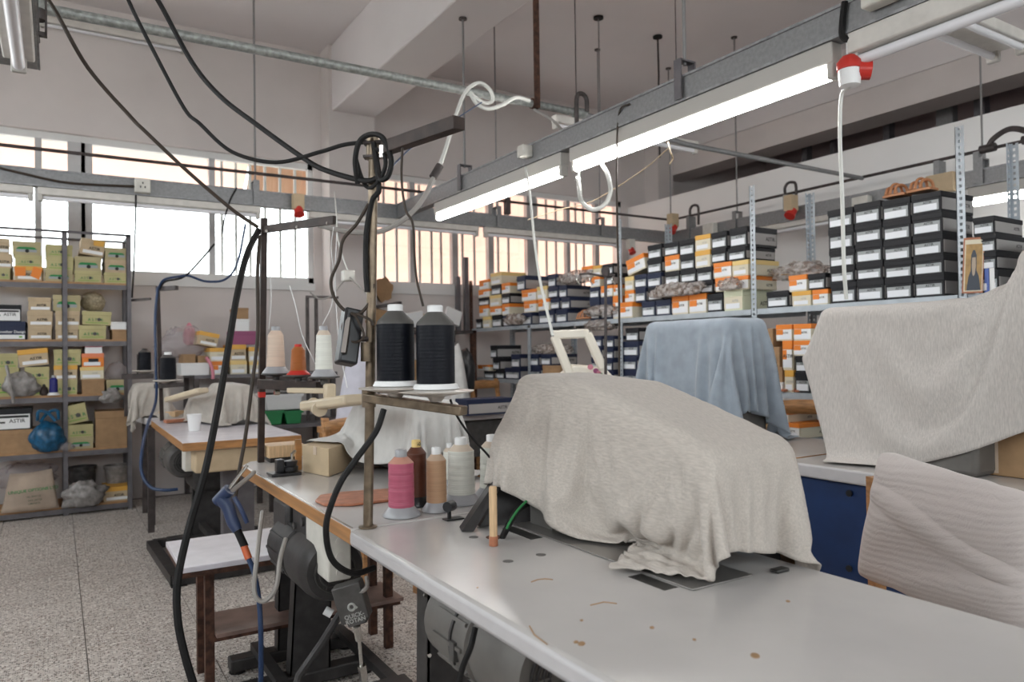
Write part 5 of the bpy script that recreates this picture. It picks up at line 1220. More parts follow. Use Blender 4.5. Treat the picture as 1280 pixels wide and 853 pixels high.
# cardboard and odds under the tables at the right
c = Z(958, 690, .25); o = thing('cardboard_box', 'open brown cardboard box on the floor under the grey-topped table', 'box', (2.7, 2.7, 0))
b = MB()
for a, e in (((2.35, 2.25, 0), (2.37, 2.85, .42)), ((2.95, 2.25, 0), (2.97, 2.85, .42)), ((2.37, 2.25, 0), (2.95, 2.27, .42)), ((2.37, 2.83, 0), (2.95, 2.85, .42)), ((2.37, 2.27, 0), (2.95, 2.83, .02))): b.box(a, e)
b.obj('carton', 'kraft', o)
MB().bar((2.36, 2.25, .425), (2.36, 2.85, .425), .01, .05).obj('flap', 'kraft', o)
tag(MB().box((2.66, 3.56, .42), (3.06, 3.95, .47)).box((2.68, 3.58, 0), (2.72, 3.62, .42)).box((3.0, 3.58, 0), (3.04, 3.62, .42)).box((2.68, 3.89, 0), (2.72, 3.93, .42)).box((3.0, 3.89, 0), (3.04, 3.93, .42)).obj('wooden_stool', 'wood_chair'), 'brown wooden stool in the shade behind the grey-topped table', 'stool')
cable('floor_cable', [T(1000, 560, 3.3)+Vector((0, 0, -.12)), T(988, 630, 3.2), T(960, 648, 3.1), T(938, 672, 3.0), T(925, 700, 3.0)], .009, 'grey_cable', 'grey cable looping under the grey-topped table beside the blue cabinet')
# ---------------------------------------------------------------- cloth covers, draped by the cloth solver over the machines
def drape(name, label, m, size, n, loc, rz, supports, frames=46, parent=None, thick=.0022, cat='cloth cover', stiff=8, bend=.25, sub=1, pin=None, jitter=.004, tilt=(0, 0), seed=0, mass=.25, fric=12, shrink=None, selfc=True, keep=True):
    sx, sy = size; nx = n; ny = max(8, int(n*sy/sx))
    mt = Matrix.Translation(Vector(loc)) @ Matrix.Rotation(rz, 4, 'Z') @ Matrix.Rotation(tilt[0], 4, 'X') @ Matrix.Rotation(tilt[1], 4, 'Y')
    rows = [[mt @ Vector(((i/nx-.5)*sx, (j/ny-.5)*sy, jitter*noise.noise(Vector((i*.35+seed, j*.35, seed))))) for i in range(nx+1)] for j in range(ny+1)]
    o = MB().grid(rows).obj(name, m, parent, smooth=True); o.data.set_sharp_from_angle(angle=3.14)
    cols = []
    for s in dict.fromkeys(supports):
        c = s.modifiers.new('hit', 'COLLISION'); s.collision.thickness_outer = .005; s.collision.thickness_inner = .02; s.collision.cloth_friction = fric; s.collision.damping = .6; cols.append((s, c))
    c = o.modifiers.new('cloth', 'CLOTH'); st = c.settings
    st.quality = 7; st.mass = mass; st.tension_stiffness = stiff; st.compression_stiffness = stiff; st.shear_stiffness = stiff*.6; st.bending_stiffness = bend
    st.air_damping = 2; st.tension_damping = 8; st.compression_damping = 8; st.shear_damping = 8
    if shrink: st.shrink_min = shrink
    c.collision_settings.distance_min = .005; c.collision_settings.collision_quality = 4
    c.collision_settings.use_self_collision = selfc; c.collision_settings.self_distance_min = .004; c.collision_settings.self_friction = 5
    c.point_cache.frame_start = 1; c.point_cache.frame_end = frames+1
    S.frame_start = 1; S.frame_end = frames+1
    for f in range(1, frames+1): S.frame_set(f)
    dg = bpy.context.evaluated_depsgraph_get(); me = bpy.data.meshes.new_from_object(o.evaluated_get(dg)); me.name = name
    o.modifiers.remove(c)
    for s, k in cols: s.modifiers.remove(k)
    o.data = me; S.frame_set(1)
    if sub:
        k = o.modifiers.new('sub', 'SUBSURF'); k.levels = 1; k.render_levels = sub
    k = o.modifiers.new('thick', 'SOLIDIFY'); k.thickness = thick; k.offset = 1
    return tag(o, label, cat)
def form(parts, m='motor_grey', name='machine_form'):
    b = MB()
    for a, e in parts: b.box(a, e)
    return b
H_TAB = [MB().box((.3, -.3, ZTB-.05), (1.318, 2.6, ZTB)).obj('tmp', 'galv')]
hero = drape('linen_cover', 'large linen cover draped over the machine on the near table', 'cloth_linen', (.92, 1.02), 62, (1.175, 1.345, 1.22), math.radians(-10), sup1+[H_TAB[0], SMcol], seed=2, bend=.2, stiff=8, frames=44, jitter=.012)
# the big machine at the right
b5 = thing('sewing_machine', 'tall sewing machine hidden under the big pale cloth at the right', 'sewing machine', (2.78, 1.6, ZTB))
f5 = [MB().box((2.64, 1.30, ZTB+.002), (2.92, 1.88, 1.39)).obj('body', 'motor_light', b5, bevel=.02), MB().box((2.70, .80, 1.02), (2.94, 1.18, 1.55)).obj('head', 'motor_light', b5, bevel=.02)]
sup5 = f5+[kb.children[0], t5]
big = drape('pale_cover', 'big pale linen cloth with frayed hem over the tall machine at the right', 'cloth_linen_pale', (1.40, 1.46), 58, (2.82, 1.32, 1.60), math.radians(13), sup5, seed=5, bend=.6, frames=46)
# blue cloth
b7 = thing('sewing_machine', 'sewing machine hidden under the light blue cloth', 'sewing machine', (2.85, 2.75, ZTB))
f7 = [MB().box((2.72, 2.45, ZTB+.002), (3.0, 3.02, 1.38)).obj('body', 'motor_light', b7, bevel=.03)]
blue = drape('blue_cover', 'light blue cloth hanging in folds over a machine on the grey-topped table', 'cloth_blue', (1.36, 1.52), 56, (2.85, 2.76, 1.43), math.radians(-6), f7+[t7], seed=9, bend=.08, stiff=6)
# white cloth on the middle table
b2 = thing('sewing_machine', 'sewing machine hidden under the white cloth on the middle table', 'sewing machine', (1.1, 2.6, ZTB))
f2 = [MB().box((1.06, 2.34, ZTB+.012), (1.22, 2.95, 1.06)).obj('body', 'motor_light', b2, bevel=.02), MB().box((1.0, 2.72, ZTB+.012), (1.2, 2.93, .93)).obj('column', 'motor_light', b2)]
H2 = MB().box((.3, 1.3, ZTB-.05), (1.6, 3.26, ZTB)).obj('tmp', 'galv')
white = drape('white_cover', 'white cloth heaped over the machine on the middle table', 'cloth_white', (.70, .86), 46, (1.16, 2.62, 1.16), math.radians(14), f2+[H2, cb.children[0]], seed=14, bend=.05, stiff=5)
# far left table
b3 = thing('sewing_machine', 'sewing machine hidden under the cream cloth on the far left table', 'sewing machine', (.95, 5.2, ZTB))
f3 = [MB().box((.92, 5.0, ZTB+.002), (1.08, 5.5, 1.04)).obj('body', 'motor_light', b3, bevel=.02), MB().box((.78, 5.3, ZTB+.002), (.98, 5.46, .95)).obj('column', 'motor_light', b3)]
c3 = drape('cream_cover', 'cream cloth over the machine on the far left table behind the white cup', 'cloth_cream', (.72, .95), 42, (.98, 5.25, 1.1), math.radians(12), f3+[t3], seed=17, bend=.08, stiff=5)
b4 = thing('sewing_machine', 'sewing machine hidden under the cream cloth on the rear white table', 'sewing machine', (.7, 6.3, ZTB))
f4 = [MB().box((.50, 6.10, ZTB+.002), (.72, 6.40, 1.03)).obj('body', 'motor_light', b4, bevel=.03)]
c4 = drape('cream_cover', 'cream cloth hanging off the rear white table beside the dark rack', 'cloth_cream', (.72, .8), 40, (.66, 6.25, 1.1), math.radians(-10), f4+[t4], seed=21, bend=.05, stiff=5)
for o in (H_TAB[0], H2): bpy.data.objects.remove(o)
# ---------------------------------------------------------------- cables, hoses and cords
cable('overhead_cable', [T(150, -25, 2.1), T(165, 10, 2.1), T(190, 60, 2.1), T(230, 135, 2.1), T(250, 155, 2.08), T(290, 190, 2.06), T(345, 203, 2.0), T(400, 190, 1.96), T(430, 181, 1.92), T(462, 177, 1.90)], .0055, 'black_rubber', 'thinner of two black cables running from the ceiling to the pole top')
cable('overhead_cable', [T(180, -25, 2.15), T(200, 5, 2.15), T(240, 78, 2.15), T(275, 120, 2.1), T(320, 155, 2.05), T(380, 198, 1.98), T(410, 214, 1.94), T(455, 226, 1.89), T(474, 222, 1.88)], .0072, 'black_rubber', 'thicker of two black cables running from the ceiling to the cone pole')
cable('overhead_cable', [T(50, -15, 2.9), T(70, 15, 2.9), T(110, 85, 2.95), T(165, 148, 3.0), T(180, 163, 3.0), T(235, 215, 3.05), T(290, 262, 3.05), T(322, 284, 3.04)], .008, 'brown_cable', 'brown cable running from the top left corner to the square thread stand')
cable('hanging_cable', [T(323, 288, 3.02), T(308, 320, 2.9), T(296, 370, 2.8), T(286, 430, 2.7), T(274, 500, 2.6), T(256, 590, 2.5), T(236, 660, 2.42), T(222, 725, 2.36), T(222, 775, 2.32), T(231, 820, 2.3), T(246, 870, 2.28)], .0125, 'black_rubber', 'thick black cable hanging in a long curve left of the thread stand')
cable('hanging_cable', [T(325, 295, 3.03), T(322, 340, 2.98), T(322, 420, 2.95), T(314, 490, 2.9), T(307, 545, 2.85), T(299, 590, 2.8), T(294, 625, 2.75)], .0075, 'brown_cable', 'thin brown cable hanging close beside the square thread stand')
cable('cable_coil', [T(447, 230, 1.9), T(444, 200, 1.88), T(450, 176, 1.87), T(465, 168, 1.86), T(480, 174, 1.85), T(489, 200, 1.84), T(485, 220, 1.84), T(476, 224, 1.85), T(472, 206, 1.87), T(467, 178, 1.87), T(470, 200, 1.87), T(474, 235, 1.87), T(471, 243, 1.87), T(465, 252, 1.88), T(458, 290, 1.89), T(457, 335, 1.89), T(459, 365, 1.885)], .007, 'black_rubber', 'loop of black cable coiled round the top of the cone pole')
cable('cable_coil', [T(444, 195, 1.9), T(452, 222, 1.9), T(461, 235, 1.9), T(474, 226, 1.86), T(482, 206, 1.85), T(478, 190, 1.86), T(466, 186, 1.87)], .0055, 'black_rubber', 'smaller inner loop of black cable on the cone pole top')
cable('pole_cord', [T(461, 255, 1.9), T(446, 280, 1.9), T(429, 300, 1.9), T(424, 325, 1.9), T(414, 350, 1.9), T(418, 372, 1.9), T(432, 389, 1.9), T(448, 393, 1.9), T(462, 378, 1.9), T(467, 355, 1.9)], .0045, 'brown_cable', 'brown cord looping left of the cone pole above the little lamp')
cable('pole_cord', [T(436, 392, 1.9), T(428, 408, 1.89), T(432, 422, 1.88), T(444, 428, 1.88), T(455, 420, 1.88), T(446, 398, 1.88), T(440, 392, 1.89), T(461, 399, 1.88), T(466, 407, 1.88)], .0035, 'brown_cable', 'thin brown cord wrapped around the little clamp lamp')
cable('motor_cable', [T(480, 512, 1.80), T(470, 540, 1.78), T(445, 575, 1.76), T(425, 605, 1.75), T(410, 645, 1.75), T(408, 672, 1.76), T(414, 698, 1.78), T(428, 712, 1.80), T(446, 717, 1.83), T(468, 710, 1.88)], .0078, 'black_rubber', 'black cable from the cone bracket down past the wooden table edge')
cable('thread_tube', [T(503, 185, 1.76), T(502, 225, 1.78), T(507, 262, 1.78), T(516, 280, 1.78), T(518, 320, 1.79), T(521, 350, 1.8), T(529, 383, 1.8)], .003, 'brown_cable', 'thin brown wire hanging from the pole arm to the right cone')
cable('tail_wire', [T(563, 500, 1.85), T(571, 520, 1.88), T(588, 545, 1.92), T(607, 566, 1.95), T(612, 572, 1.96)], .003, 'black_rubber', 'thin black wire running from the cone stand to the linen cover')
cable('grey_conduit', [T(398, 281, 3.0), T(425, 288, 3.0), T(460, 291, 3.0), T(485, 286, 3.02), T(510, 270, 3.05), T(530, 247, 3.1), T(545, 216, 3.15)], .011, 'grey_cable', 'sagging grey conduit behind the cone pole')
tag(MB().tube([T(541, 222, 3.14), T(550, 207, 3.16)], .017, 10).obj('cable_joint', 'dark_steel', smooth=True), 'black taped joint between grey conduit and white flex', 'cable joint')
cable('white_flex', [T(548, 210, 3.16), T(556, 190, 3.25), T(575, 130, 3.5), T(586, 110, 3.62), T(600, 104, 3.66), T(612, 112, 3.66), T(616, 125, 3.66), T(606, 129, 3.64), T(594, 122, 3.6), T(588, 116, 3.6), T(596, 130, 3.6), T(610, 136, 3.62), T(628, 131, 3.66), T(645, 122, 3.7), T(662, 126, 3.76)], .0095, 'white_cable', 'white flex knotted over the overhead galvanised pipe')
cable('pipe_wire', [Y(668, 137, 3.58), Y(690, 150, 3.4), X(706, 166, XT)], .008, 'grey_cable', 'grey wire slanting from the pipe strap to the trunking')
cable('blue_string', [T(485, 213, 2.0), T(520, 180, 2.6), T(560, 155, 3.1), T(602, 128, 3.6)], .003, 'blue_hose', 'thin blue string from the pole arm to the overhead pipe')
cable('white_loop', [X(752, 205, XT), T(760, 220, 3.55), T(763, 240, 3.55), T(755, 257, 3.55), T(740, 262, 3.55), T(727, 252, 3.55), T(724, 235, 3.55), X(723, 222, XT)], .011, 'white_cable', 'white cable loop hanging below the joint of two lit lamps')
for k, (u, v) in enumerate(((723, 222), )):
    c = X(u, v, XT); tag(MB().lathe([(.012, -.03), (.018, -.02), (.012, -.005), (.016, .01), (.012, .03)], 12, Matrix.Translation(c)).obj('cable_fitting', 'chrome', smooth=True), 'small metal cable fitting under the lit lamp joint', 'fitting')
cable('hanging_wire', [X(787, 130, XT-.04), X(776, 136, XT-.04), X(772, 160, XT-.04), T(771, 220, 3.4), T(772, 300, 3.35), T(774, 380, 3.3), T(774, 485, 3.25)], .005, 'brown_cable', 'thin brown wire hanging straight down from the trunking past the shelves')
cable('pale_flex', [X(657, 210, XT-.06), T(662, 240, 3.9), T(668, 300, 3.6), T(675, 350, 3.4), T(684, 390, 3.2), T(691, 420, 3.1)], .0065, 'white_cable', 'pale flex from the small white socket down to the cream machine')
cable('string', [T(835, 186, 3.2), T(800, 215, 3.6), T(740, 252, 4.2), T(700, 262, 4.6), T(660, 275, 5)], .003, 'kraft_pale', 'thin tan string tied across under the lit lamp')
cable('string', [X(835, 178, XT), T(838, 190, 3.1), T(841, 198, 3.1), T(837, 205, 3.1)], .0035, 'kraft_pale', 'short knotted tan string hanging from the long lit lamp')
cable('trunking_wire', [Y(0, 210, YB-.045), Y(25, 216, YB-.05), Y(75, 227, YB-.05), Y(120, 231, YB-.05), Y(172, 233, YB-.06)], .008, 'brown_cable', 'brown wire lying along the window trunking at the left')
cable('drop_wire', [Y(170, 244, YB-.05), Y(169, 290, YB-.05), Y(167, 340, YB-.0), Y(165, 372, YB+.3)], .006, 'black_rubber', 'black wire hanging from the left socket box beside the rack')
cable('drop_wire', [Y(296, 235, YB-.05), Y(288, 250, YB-.05), Y(281, 272, YB-.05), Y(278, 292, YB-.05)], .006, 'black_rubber', 'short black wire end hanging from the window trunking')
ph = thing('hanging_socket', 'white socket cube hanging by a pale cord beside the column', 'socket', T(435, 345, 4.2))
c = T(435, 345, 4.2); MB().box(c+Vector((-.032, -.03, -.03)), c+Vector((.032, .03, .03))).obj('body', 'switch_white', ph, bevel=.006)
cable('cord', [c+Vector((0, 0, .03)), T(428, 320, 4.25), T(422, 296, 4.3), T(420, 262, 4.5), T(418, 240, 5.7)], .004, 'white_cable', parent=ph)
cable('cord', [c, T(424, 358, 4.2), T(415, 370, 4.2), T(400, 374, 4.15), T(388, 366, 4.1)], .005, 'grey_cable', parent=ph)
cable('cord', [c, T(446, 355, 4.1), T(458, 367, 4.0), T(468, 380, 3.9)], .005, 'grey_cable', parent=ph)
for k, pts in enumerate(([(417, 284, 2.7), (414, 310, 2.75), (417, 345, 2.8), (415, 380, 2.85), (403, 406, 2.8)], [(338, 290, 3.0), (337, 330, 3.0), (339, 372, 3.0), (336, 412, 3.0)], [(362, 357, 2.95), (370, 385, 2.9), (378, 420, 2.9), (394, 455, 2.9)], [(421, 290, 2.7), (419, 350, 2.7), (422, 410, 2.7), (427, 450, 2.6), (434, 485, 2.55)])):
    cable('white_thread', [T(*p) for p in pts], .0016, 'paper_white', ('white thread hanging from the square stand arm tip', 'white thread beside the square thread stand pole', 'white thread slanting down to the white spool', 'white thread running down to the beige machine arm')[k], 'thread', n=5)

# ---- air gun
ag = thing('air_gun', 'dark blue air blow gun with trigger hanging at the middle table corner', 'air gun', T(286, 635, 2.55))
MB().tube(catmull([T(276, 622, 2.56), T(284, 632, 2.55), T(290, 650, 2.54), T(297, 664, 2.53)], 4), [.024, .025, .025, .024, .023, .022, .021, .021, .021, .021, .020, .018, .016], 12).obj('grip', 'air_blue', ag, smooth=True)
MB().tube([T(272, 628, 2.56), T(287, 612, 2.55)], .022, 12).obj('head', 'air_blue', ag, smooth=True)
MB().tube([T(286, 612, 2.55), T(309, 582, 2.62)], .006, 8).obj('nozzle', 'chrome', ag, smooth=True)
MB().tube(catmull([T(293, 622, 2.53), T(301, 636, 2.52), T(309, 654, 2.52)], 4), .008, 8).obj('trigger', 'air_blue', ag, smooth=True)
MB().tube([T(297, 664, 2.53), T(306, 684, 2.51)], .013, 10).obj('fitting', 'black_rubber', ag, smooth=True)
MB().tube([T(305, 683, 2.51), T(311, 699, 2.5)], .012, 10).obj('orange_sleeve', 'orange_hose', ag, smooth=True)
MB().tube(catmull([T(310, 697, 2.5), T(317, 715, 2.48), T(323, 745, 2.45), T(326, 790, 2.42), T(326, 870, 2.4)], 6), .0085, 8).obj('hose', 'blue_hose', ag, smooth=True)
MB().tube(catmull([T(288, 616, 2.55), T(300, 606, 2.6), T(312, 596, 2.68), T(318, 590, 2.72)], 5), .008, 8).obj('hanging_hook', 'grey_cable', ag, smooth=True)

# ---- far left thread stand, cones, cup
s3_ = thing('thread_stand', 'dark thread stand with blue hose on the far left work table', 'thread stand', Z(198, 524, ZTB))
p0 = Vector((.63, 5.70, ZTB+.001)); p1 = Y(197, 358, 5.70)
MB().bar(p0, p1, .025, .025, (1, 0, 0)).obj('pole', 'brown_steel', s3_)
MB().bar(p1+Vector((0, 0, -.02)), Y(221, 360, 5.5), .025, .03).obj('top_arm', 'dark_steel', s3_)
MB().bar(Y(197, 483, 5.66), Y(226, 481, 5.35), .05, .03).obj('spool_bracket', 'dark_steel', s3_)
for (u, v, y, nm) in ((210, 476, 5.5, 'right'),):
    c = Y(u, v, y); MB().lathe([(.02, -.02), (.095, 0), (.095, .005), (.05, .008)], 20, Matrix.Translation(c)).obj('cone_disc', 'disc_plastic', s3_, smooth=True)
    spool('black thread cone with pale tip on the far left thread stand', c+Vector((0, 0, .009)), .185, .052, 'th_black', False, 'white_plastic', .1, .96)
s4_ = thing('thread_stand', 'dark bracket holding a black cone beside the dark rack', 'thread stand', (.55, 6.5, ZTB))
c = Y(181, 464, 6.3); MB().box((c.x-.16, c.y-.03, c.z-.06), (c.x+.06, c.y+.03, c.z-.02)).obj('bracket', 'dark_steel', s4_)
MB().bar((c.x-.13, 6.3, ZTB+.001), (c.x-.13, 6.3, c.z-.02), .025, .025, (1, 0, 0)).obj('pole', 'dark_steel', s4_)
MB().tube([(c.x-.05, 6.3, c.z-.03), (c.x-.05, 6.3, c.z+.13)], .006, 6).obj('pin', 'dark_steel', s4_); MB().lathe([(.02, -.02), (.085, 0), (.085, .006)], 18, Matrix.Translation(c)).obj('cone_disc', 'disc_plastic', s4_, smooth=True)
spool('plain black thread cone on the bracket beside the dark rack', c+Vector((0, 0, .007)), .165, .045, 'th_black', False, 'black_plastic', .06, .98)
cable('blue_air_hose', [Y(197, 360, 5.6), Y(194, 400, 5.6), Y(195, 460, 5.55), Y(195, 500, 5.4), Y(185, 530, 5.0), Y(178, 560, 4.7), Y(177, 590, 4.6), Y(188, 609, 4.55), Y(205, 613, 4.5), Y(222, 612, 4.5)], .009, 'blue_hose', 'blue air hose running down the far left thread stand')
cable('stand_wire', [Y(197, 362, 5.65), Y(205, 350, 5.6), Y(222, 346, 5.5), Y(236, 345, 5.5), Y(258, 352, 5.5), Y(282, 349, 5.5), Y(297, 328, 5.4), Y(307, 280, 5.3)], .008, 'blue_hose', 'dark blue wire arching right from the far left thread stand')
cable('stand_wire', [Y(199, 362, 5.65), Y(207, 352, 5.6), Y(230, 346, 5.5), Y(252, 324, 5.5), Y(268, 305, 5.5)], .007, 'black_rubber', 'thin dark wire rising from the far left stand over the window')
cu = thing('paper_cup', 'white disposable cup standing on the far left work table', 'cup', Z(243, 540, ZTB))
c = Z(243, 539, ZTB); MB().lathe([(.031, .001), (.041, .098), (.044, .100), (.041, .101), (.036, .098), (.028, .01)], 24, Matrix.Translation(c)).obj('cup_body', 'white_plastic', cu, smooth=True)
tag(MB().bar(Y(212, 500, 5.35), Y(254, 488, 5.05), .09, .035).obj('beige_sewing_arm', 'beige_plastic', bevel=.01), 'beige machine arm sticking out over the far left work table', 'machine arm')
o = MB().bar(Z(206, 530, ZTB)+Vector((0, 0, .015)), Z(260, 526, ZTB)+Vector((0, 0, .015)), .06, .022).obj('leather_strap', 'leather', bevel=.004); tag(o, 'reddish leather piece lying behind the white cup', 'leather strip')
tag(MB().bar(Z(204, 521, ZTB)+Vector((0, 0, .022)), Z(225, 521, ZTB)+Vector((0, 0, .022)), .12, .04).obj('beige_block', 'wood_pale', bevel=.004), 'pale wooden block at the foot of the far left thread stand', 'block')

# ---- long back bench under the left windows with boxes
zb_ = Y(300, 468, 6.62).z
bb = thing('back_bench', 'grey bench along the wall under the left windows loaded with boxes', 'bench', (1.5, 6.9, 0))
MB().box((.98, 6.62, zb_-.03), (2.20, 7.26, zb_)).obj('bench_top', 'grey_angle', bb); MB().box((1.0, 6.62, .62), (2.20, 7.26, .65)).obj('lower_shelf', 'grey_angle', bb)
for x in (1.0, 2.17):
    for y in (6.66, 7.22): MB().box((x-.02, y-.02, 0), (x+.02, y+.02, zb_-.03)).obj('leg', 'dark_steel', bb)
bent = [('a', 226, 262, 454, 466, 'white'), ('a', 263, 285, 452, 467, 'orange'), ('a', 288, 309, 451, 467, 'yellow'), ('a', 312, 326, 452, 467, 'cream'), ('b', 229, 245, 443, 454, 'kraft'), ('b', 247, 259, 446, 454, 'kraft'), ('b', 262, 284, 435, 451, 'amber'), ('b', 287, 308, 431, 450, 'orangek'), ('b', 311, 326, 434, 451, 'amber'), ('c', 247, 272, 418, 434, 'orangek', -12), ('c', 290, 324, 414, 431, 'purple'), ('d', 295, 312, 399, 413, 'white'), ('e', 294, 311, 385, 399, 'kraft')]
def bl(i, e):
    row = [q for q in bent if q[0] == e[0]]
    return '%s, %s in the %s layer on the bench under the left windows' % (STY[e[5]][2].replace(' with white strip', ''), ORD[row.index(e)], {'a': 'bottom', 'b': 'second', 'c': 'third', 'd': 'fourth', 'e': 'top'}[e[0]])
STY['orangek'] = ('kraft_pale', 'box_amber', 'orange-tan shoe box')
fill(bent, ('y', 6.64), zb_, .28, bl)
lump('plastic_bag', 'film', on(Y(230, 428, 6.85), .14, zb_+.15), (.20, .12, .14), 51, .4, fine=.12, label='big clear plastic bag with a pink bundle on the bench by the wall')
tag(lump('pink_bundle', 'box_pink', Y(237, 420, 6.9), (.05, .05, .10), 52, .3), 'pink bundle inside the clear plastic bag on the bench', 'bundle')
cable('pink_ribbon', [Y(258, 447, 6.6), Y(263, 455, 6.58), Y(266, 466, 6.56), Y(266, 474, 6.56)], .014, 'box_pink', 'dark pink ribbon hanging over the boxes on the wall bench', 'ribbon')
def bin_(label, u0, u1, v0, v1, y, m, name='storage_bin', z=None):
    a, b = Y(u0, v1, y), Y(u1, v0, y); z0 = z if z is not None else a.z; o = thing(name, label, 'bin', (a.x, y, z0))
    MB().prism([(a.x+.015, y, z0+.001), (b.x-.015, y, z0+.001), (b.x, y, b.z), (a.x, y, b.z)], (0, .3, 0)).obj('body', m, o, bevel=.006)
    MB().box((a.x-.008, y-.008, b.z-.02), (b.x+.008, y+.305, b.z)).obj('rim', m, o)
tabz = Y(350, 531, 6.0).z
cr = thing('side_table', 'dark low table carrying green crates behind the middle table', 'table', (1.7, 6.1, 0))
MB().box((1.42, 5.95, tabz-.03), (2.15, 6.45, tabz)).obj('tabletop', 'grey_angle', cr)
for x in (1.45, 2.12):
    for y in (5.99, 6.4): MB().box((x-.02, y-.02, 0), (x+.02, y+.02, tabz-.03)).obj('leg', 'dark_steel', cr)
bin_('green plastic crate beside the square thread stand, left one', 332, 354, 513, 531, 5.98, 'crate_green', z=tabz)
bin_('green plastic crate beside the square thread stand, right one', 356, 378, 513, 531, 5.98, 'crate_green', z=tabz)
bin_('white plastic bin stacked on the green crates', 332, 378, 492, 512, 6.0, 'bin_white', z=Y(356, 513, 5.98).z)
# second square stand standing on the table behind
s5_ = thing('thread_stand', 'dark twin-post frame by the column behind the spools', 'thread stand', (1.9, 6.05, tabz))
for u in (384, 395): q = Y(u, 372, 6.2); MB().bar((q.x, 6.2, tabz+.001), q, .025, .025, (1, 0, 0)).obj('post', 'dark_steel', s5_)
MB().bar(Y(383, 371, 6.2), Y(422, 372, 6.0), .03, .02).obj('top_arm', 'dark_steel', s5_)

# ---- hanging white cloth, lilac cloth, back rack with clutter to the right of the column
def folded_cone(name, label, top, r, h, m, seed, n=60):
    rows = []
    for i in range(15):
        t = i/14; rows.append([(top[0]+(r*(.28+.72*t**.7)*(1+.10*t*math.sin(9*a+seed)+.06*math.sin(4*a)))*math.cos(a), top[1]+(r*(.28+.72*t**.7)*(1+.10*t*math.sin(7*a+seed)))*math.sin(a), top[2]-h*t+.02*(1-t)*math.sin(3*a)) for a in [2*math.pi*k/n for k in range(n+1)]])
    b = MB().grid(rows); b.add(rows[0][:-1], [tuple(range(n))]); return tag(b.obj(name, m, smooth=True), label, 'cloth cover')
q = T(447, 437, 4.6); mat('cloth_lilac', (.56, .55, .62), .9, noise_s=20, noise_a=.05)
folded_cone('lilac_cloth', 'pale lilac cloth draped over something behind the beige machine arm', q, .14, q.z-ZTB+.0, 'cloth_lilac', 2)
w6 = thing('side_table', 'small table hidden behind the white cloth holding draped things', 'table', (q.x, q.y, 0)); MB().box((q.x-.2, q.y-.2, ZTB-.04), (q.x+.2, q.y+.2, ZTB-.003)).obj('tabletop', 'wood_chair', w6)
for sx in (-1, 1):
    for sy in (-1, 1): MB().box((q.x+sx*.17-.02, q.y+sy*.17-.02, 0), (q.x+sx*.17+.02, q.y+sy*.17+.02, ZTB-.04)).obj('leg', 'wood_chair', w6)
q = T(570, 432, 6.7); folded_cone('white_garment', 'white garment hanging behind the right black cone', q, .13, .62, 'cloth_white', 5)
cs = thing('coat_stand', 'dark coat stand carrying the white garment behind the cones', 'stand', (q.x, q.y+.02, 0)); MB().tube([(q.x, q.y+.0, 0.001), (q.x, q.y, q.z+.03)], .018, 10).obj('pole', 'dark_steel', cs); MB().lathe([(.2, .001), (.2, .02), (.03, .04)], 20, Matrix.Translation((q.x, q.y, 0))).obj('base', 'dark_steel', cs)
tag(lump('dark_bag', 'black_plastic', q+Vector((.14, .08, -.25)), (.08, .1, .22), 61, .2), 'black bag hanging behind the white garment', 'bag')
zc_ = Y(540, 413, 6.72).z
br = thing('storage_rack', 'dim steel rack under the right windows holding cardboard clutter', 'rack', (3.1, 7.0, 0))
for z in (zc_, .95, .5): MB().box((2.80, 6.72, z-.03), (3.72, 7.24, z)).obj('shelf', 'dark_steel', br)
for x in (2.82, 3.70):
    for y in (6.74, 7.22): MB().box((x-.02, y-.02, 0), (x+.02, y+.02, zc_)).obj('post', 'rust_steel', br)
random.seed(5)
CL = [('kraft', 478, 398, 12, .30, .16, 'flat brown cardboard piece at the left end of the dim back rack'), ('paper_white', 516, 400, -10, .22, .15, 'white paper sheet leaning among the cardboard on the back rack'), ('kraft_pale', 540, 402, 8, .3, .12, 'tan cardboard slab lying on the back rack'), ('paper_white', 566, 396, 20, .18, .16, 'white carton flap tilted at the right end of the back rack'), ('kraft', 498, 408, -4, .36, .10, 'long brown cardboard box lying low on the back rack')]
for k, (m, u, v, rot, w, h, lb) in enumerate(CL):
    p = Y(u, v, 6.78+.07*k); p.z = max(p.z, zc_+h*.5+.02)
    mt = Matrix.Translation(p) @ Matrix.Rotation(math.radians(rot), 4, 'Y') @ Matrix.Rotation(math.radians(18-9*k), 4, 'X'); tag(MB().box((-w/2, -.02, -h/2), (w/2, .02, h/2), mt).obj('cardboard_piece', m), lb, 'cardboard')
tag(MB().bar(Y(470, 384, 6.9), Y(500, 379, 6.6), .05, .03).obj('shelf_arm', 'dark_steel'), 'dark bracket arm sticking out below the right window', 'bracket')
p = Y(480, 362, 7.2); tag(MB().prism([p+Vector((r_*math.cos(a), 0, r_*1.25*math.sin(a))) for a, r_ in [(k*math.pi/9, .10+.012*math.sin(k*2.1)) for k in range(18)]], (0, .03, 0)).obj('cardboard_shape', 'kraft'), 'rounded brown cardboard pattern leaning on the right window sill', 'cardboard')
for u, v0, lb in ((572, 346, 'left'), (582, 322, 'right')):
    a = Y(u, v0, 7.12); tag(MB().box((a.x-.025, 7.10, zc_+.001), (a.x+.025, 7.14, a.z)).obj('wood_batten', 'grey_angle'), 'dark upright batten leaning before the right window, %s one' % lb, 'batten')
a = Y(596, 330, 7.12); 
for z, x, w, lb in ((.951, 2.9, .34, 'left'), (.951, 3.3, .36, 'right'), (.501, 2.9, .5, 'bottom left'), (.501, 3.45, .24, 'bottom right')):
    shoe_box('kraft', (x, 6.76, z), w, .22, .35, 0, 'plain brown cardboard box on the dim back rack, %s' % lb)

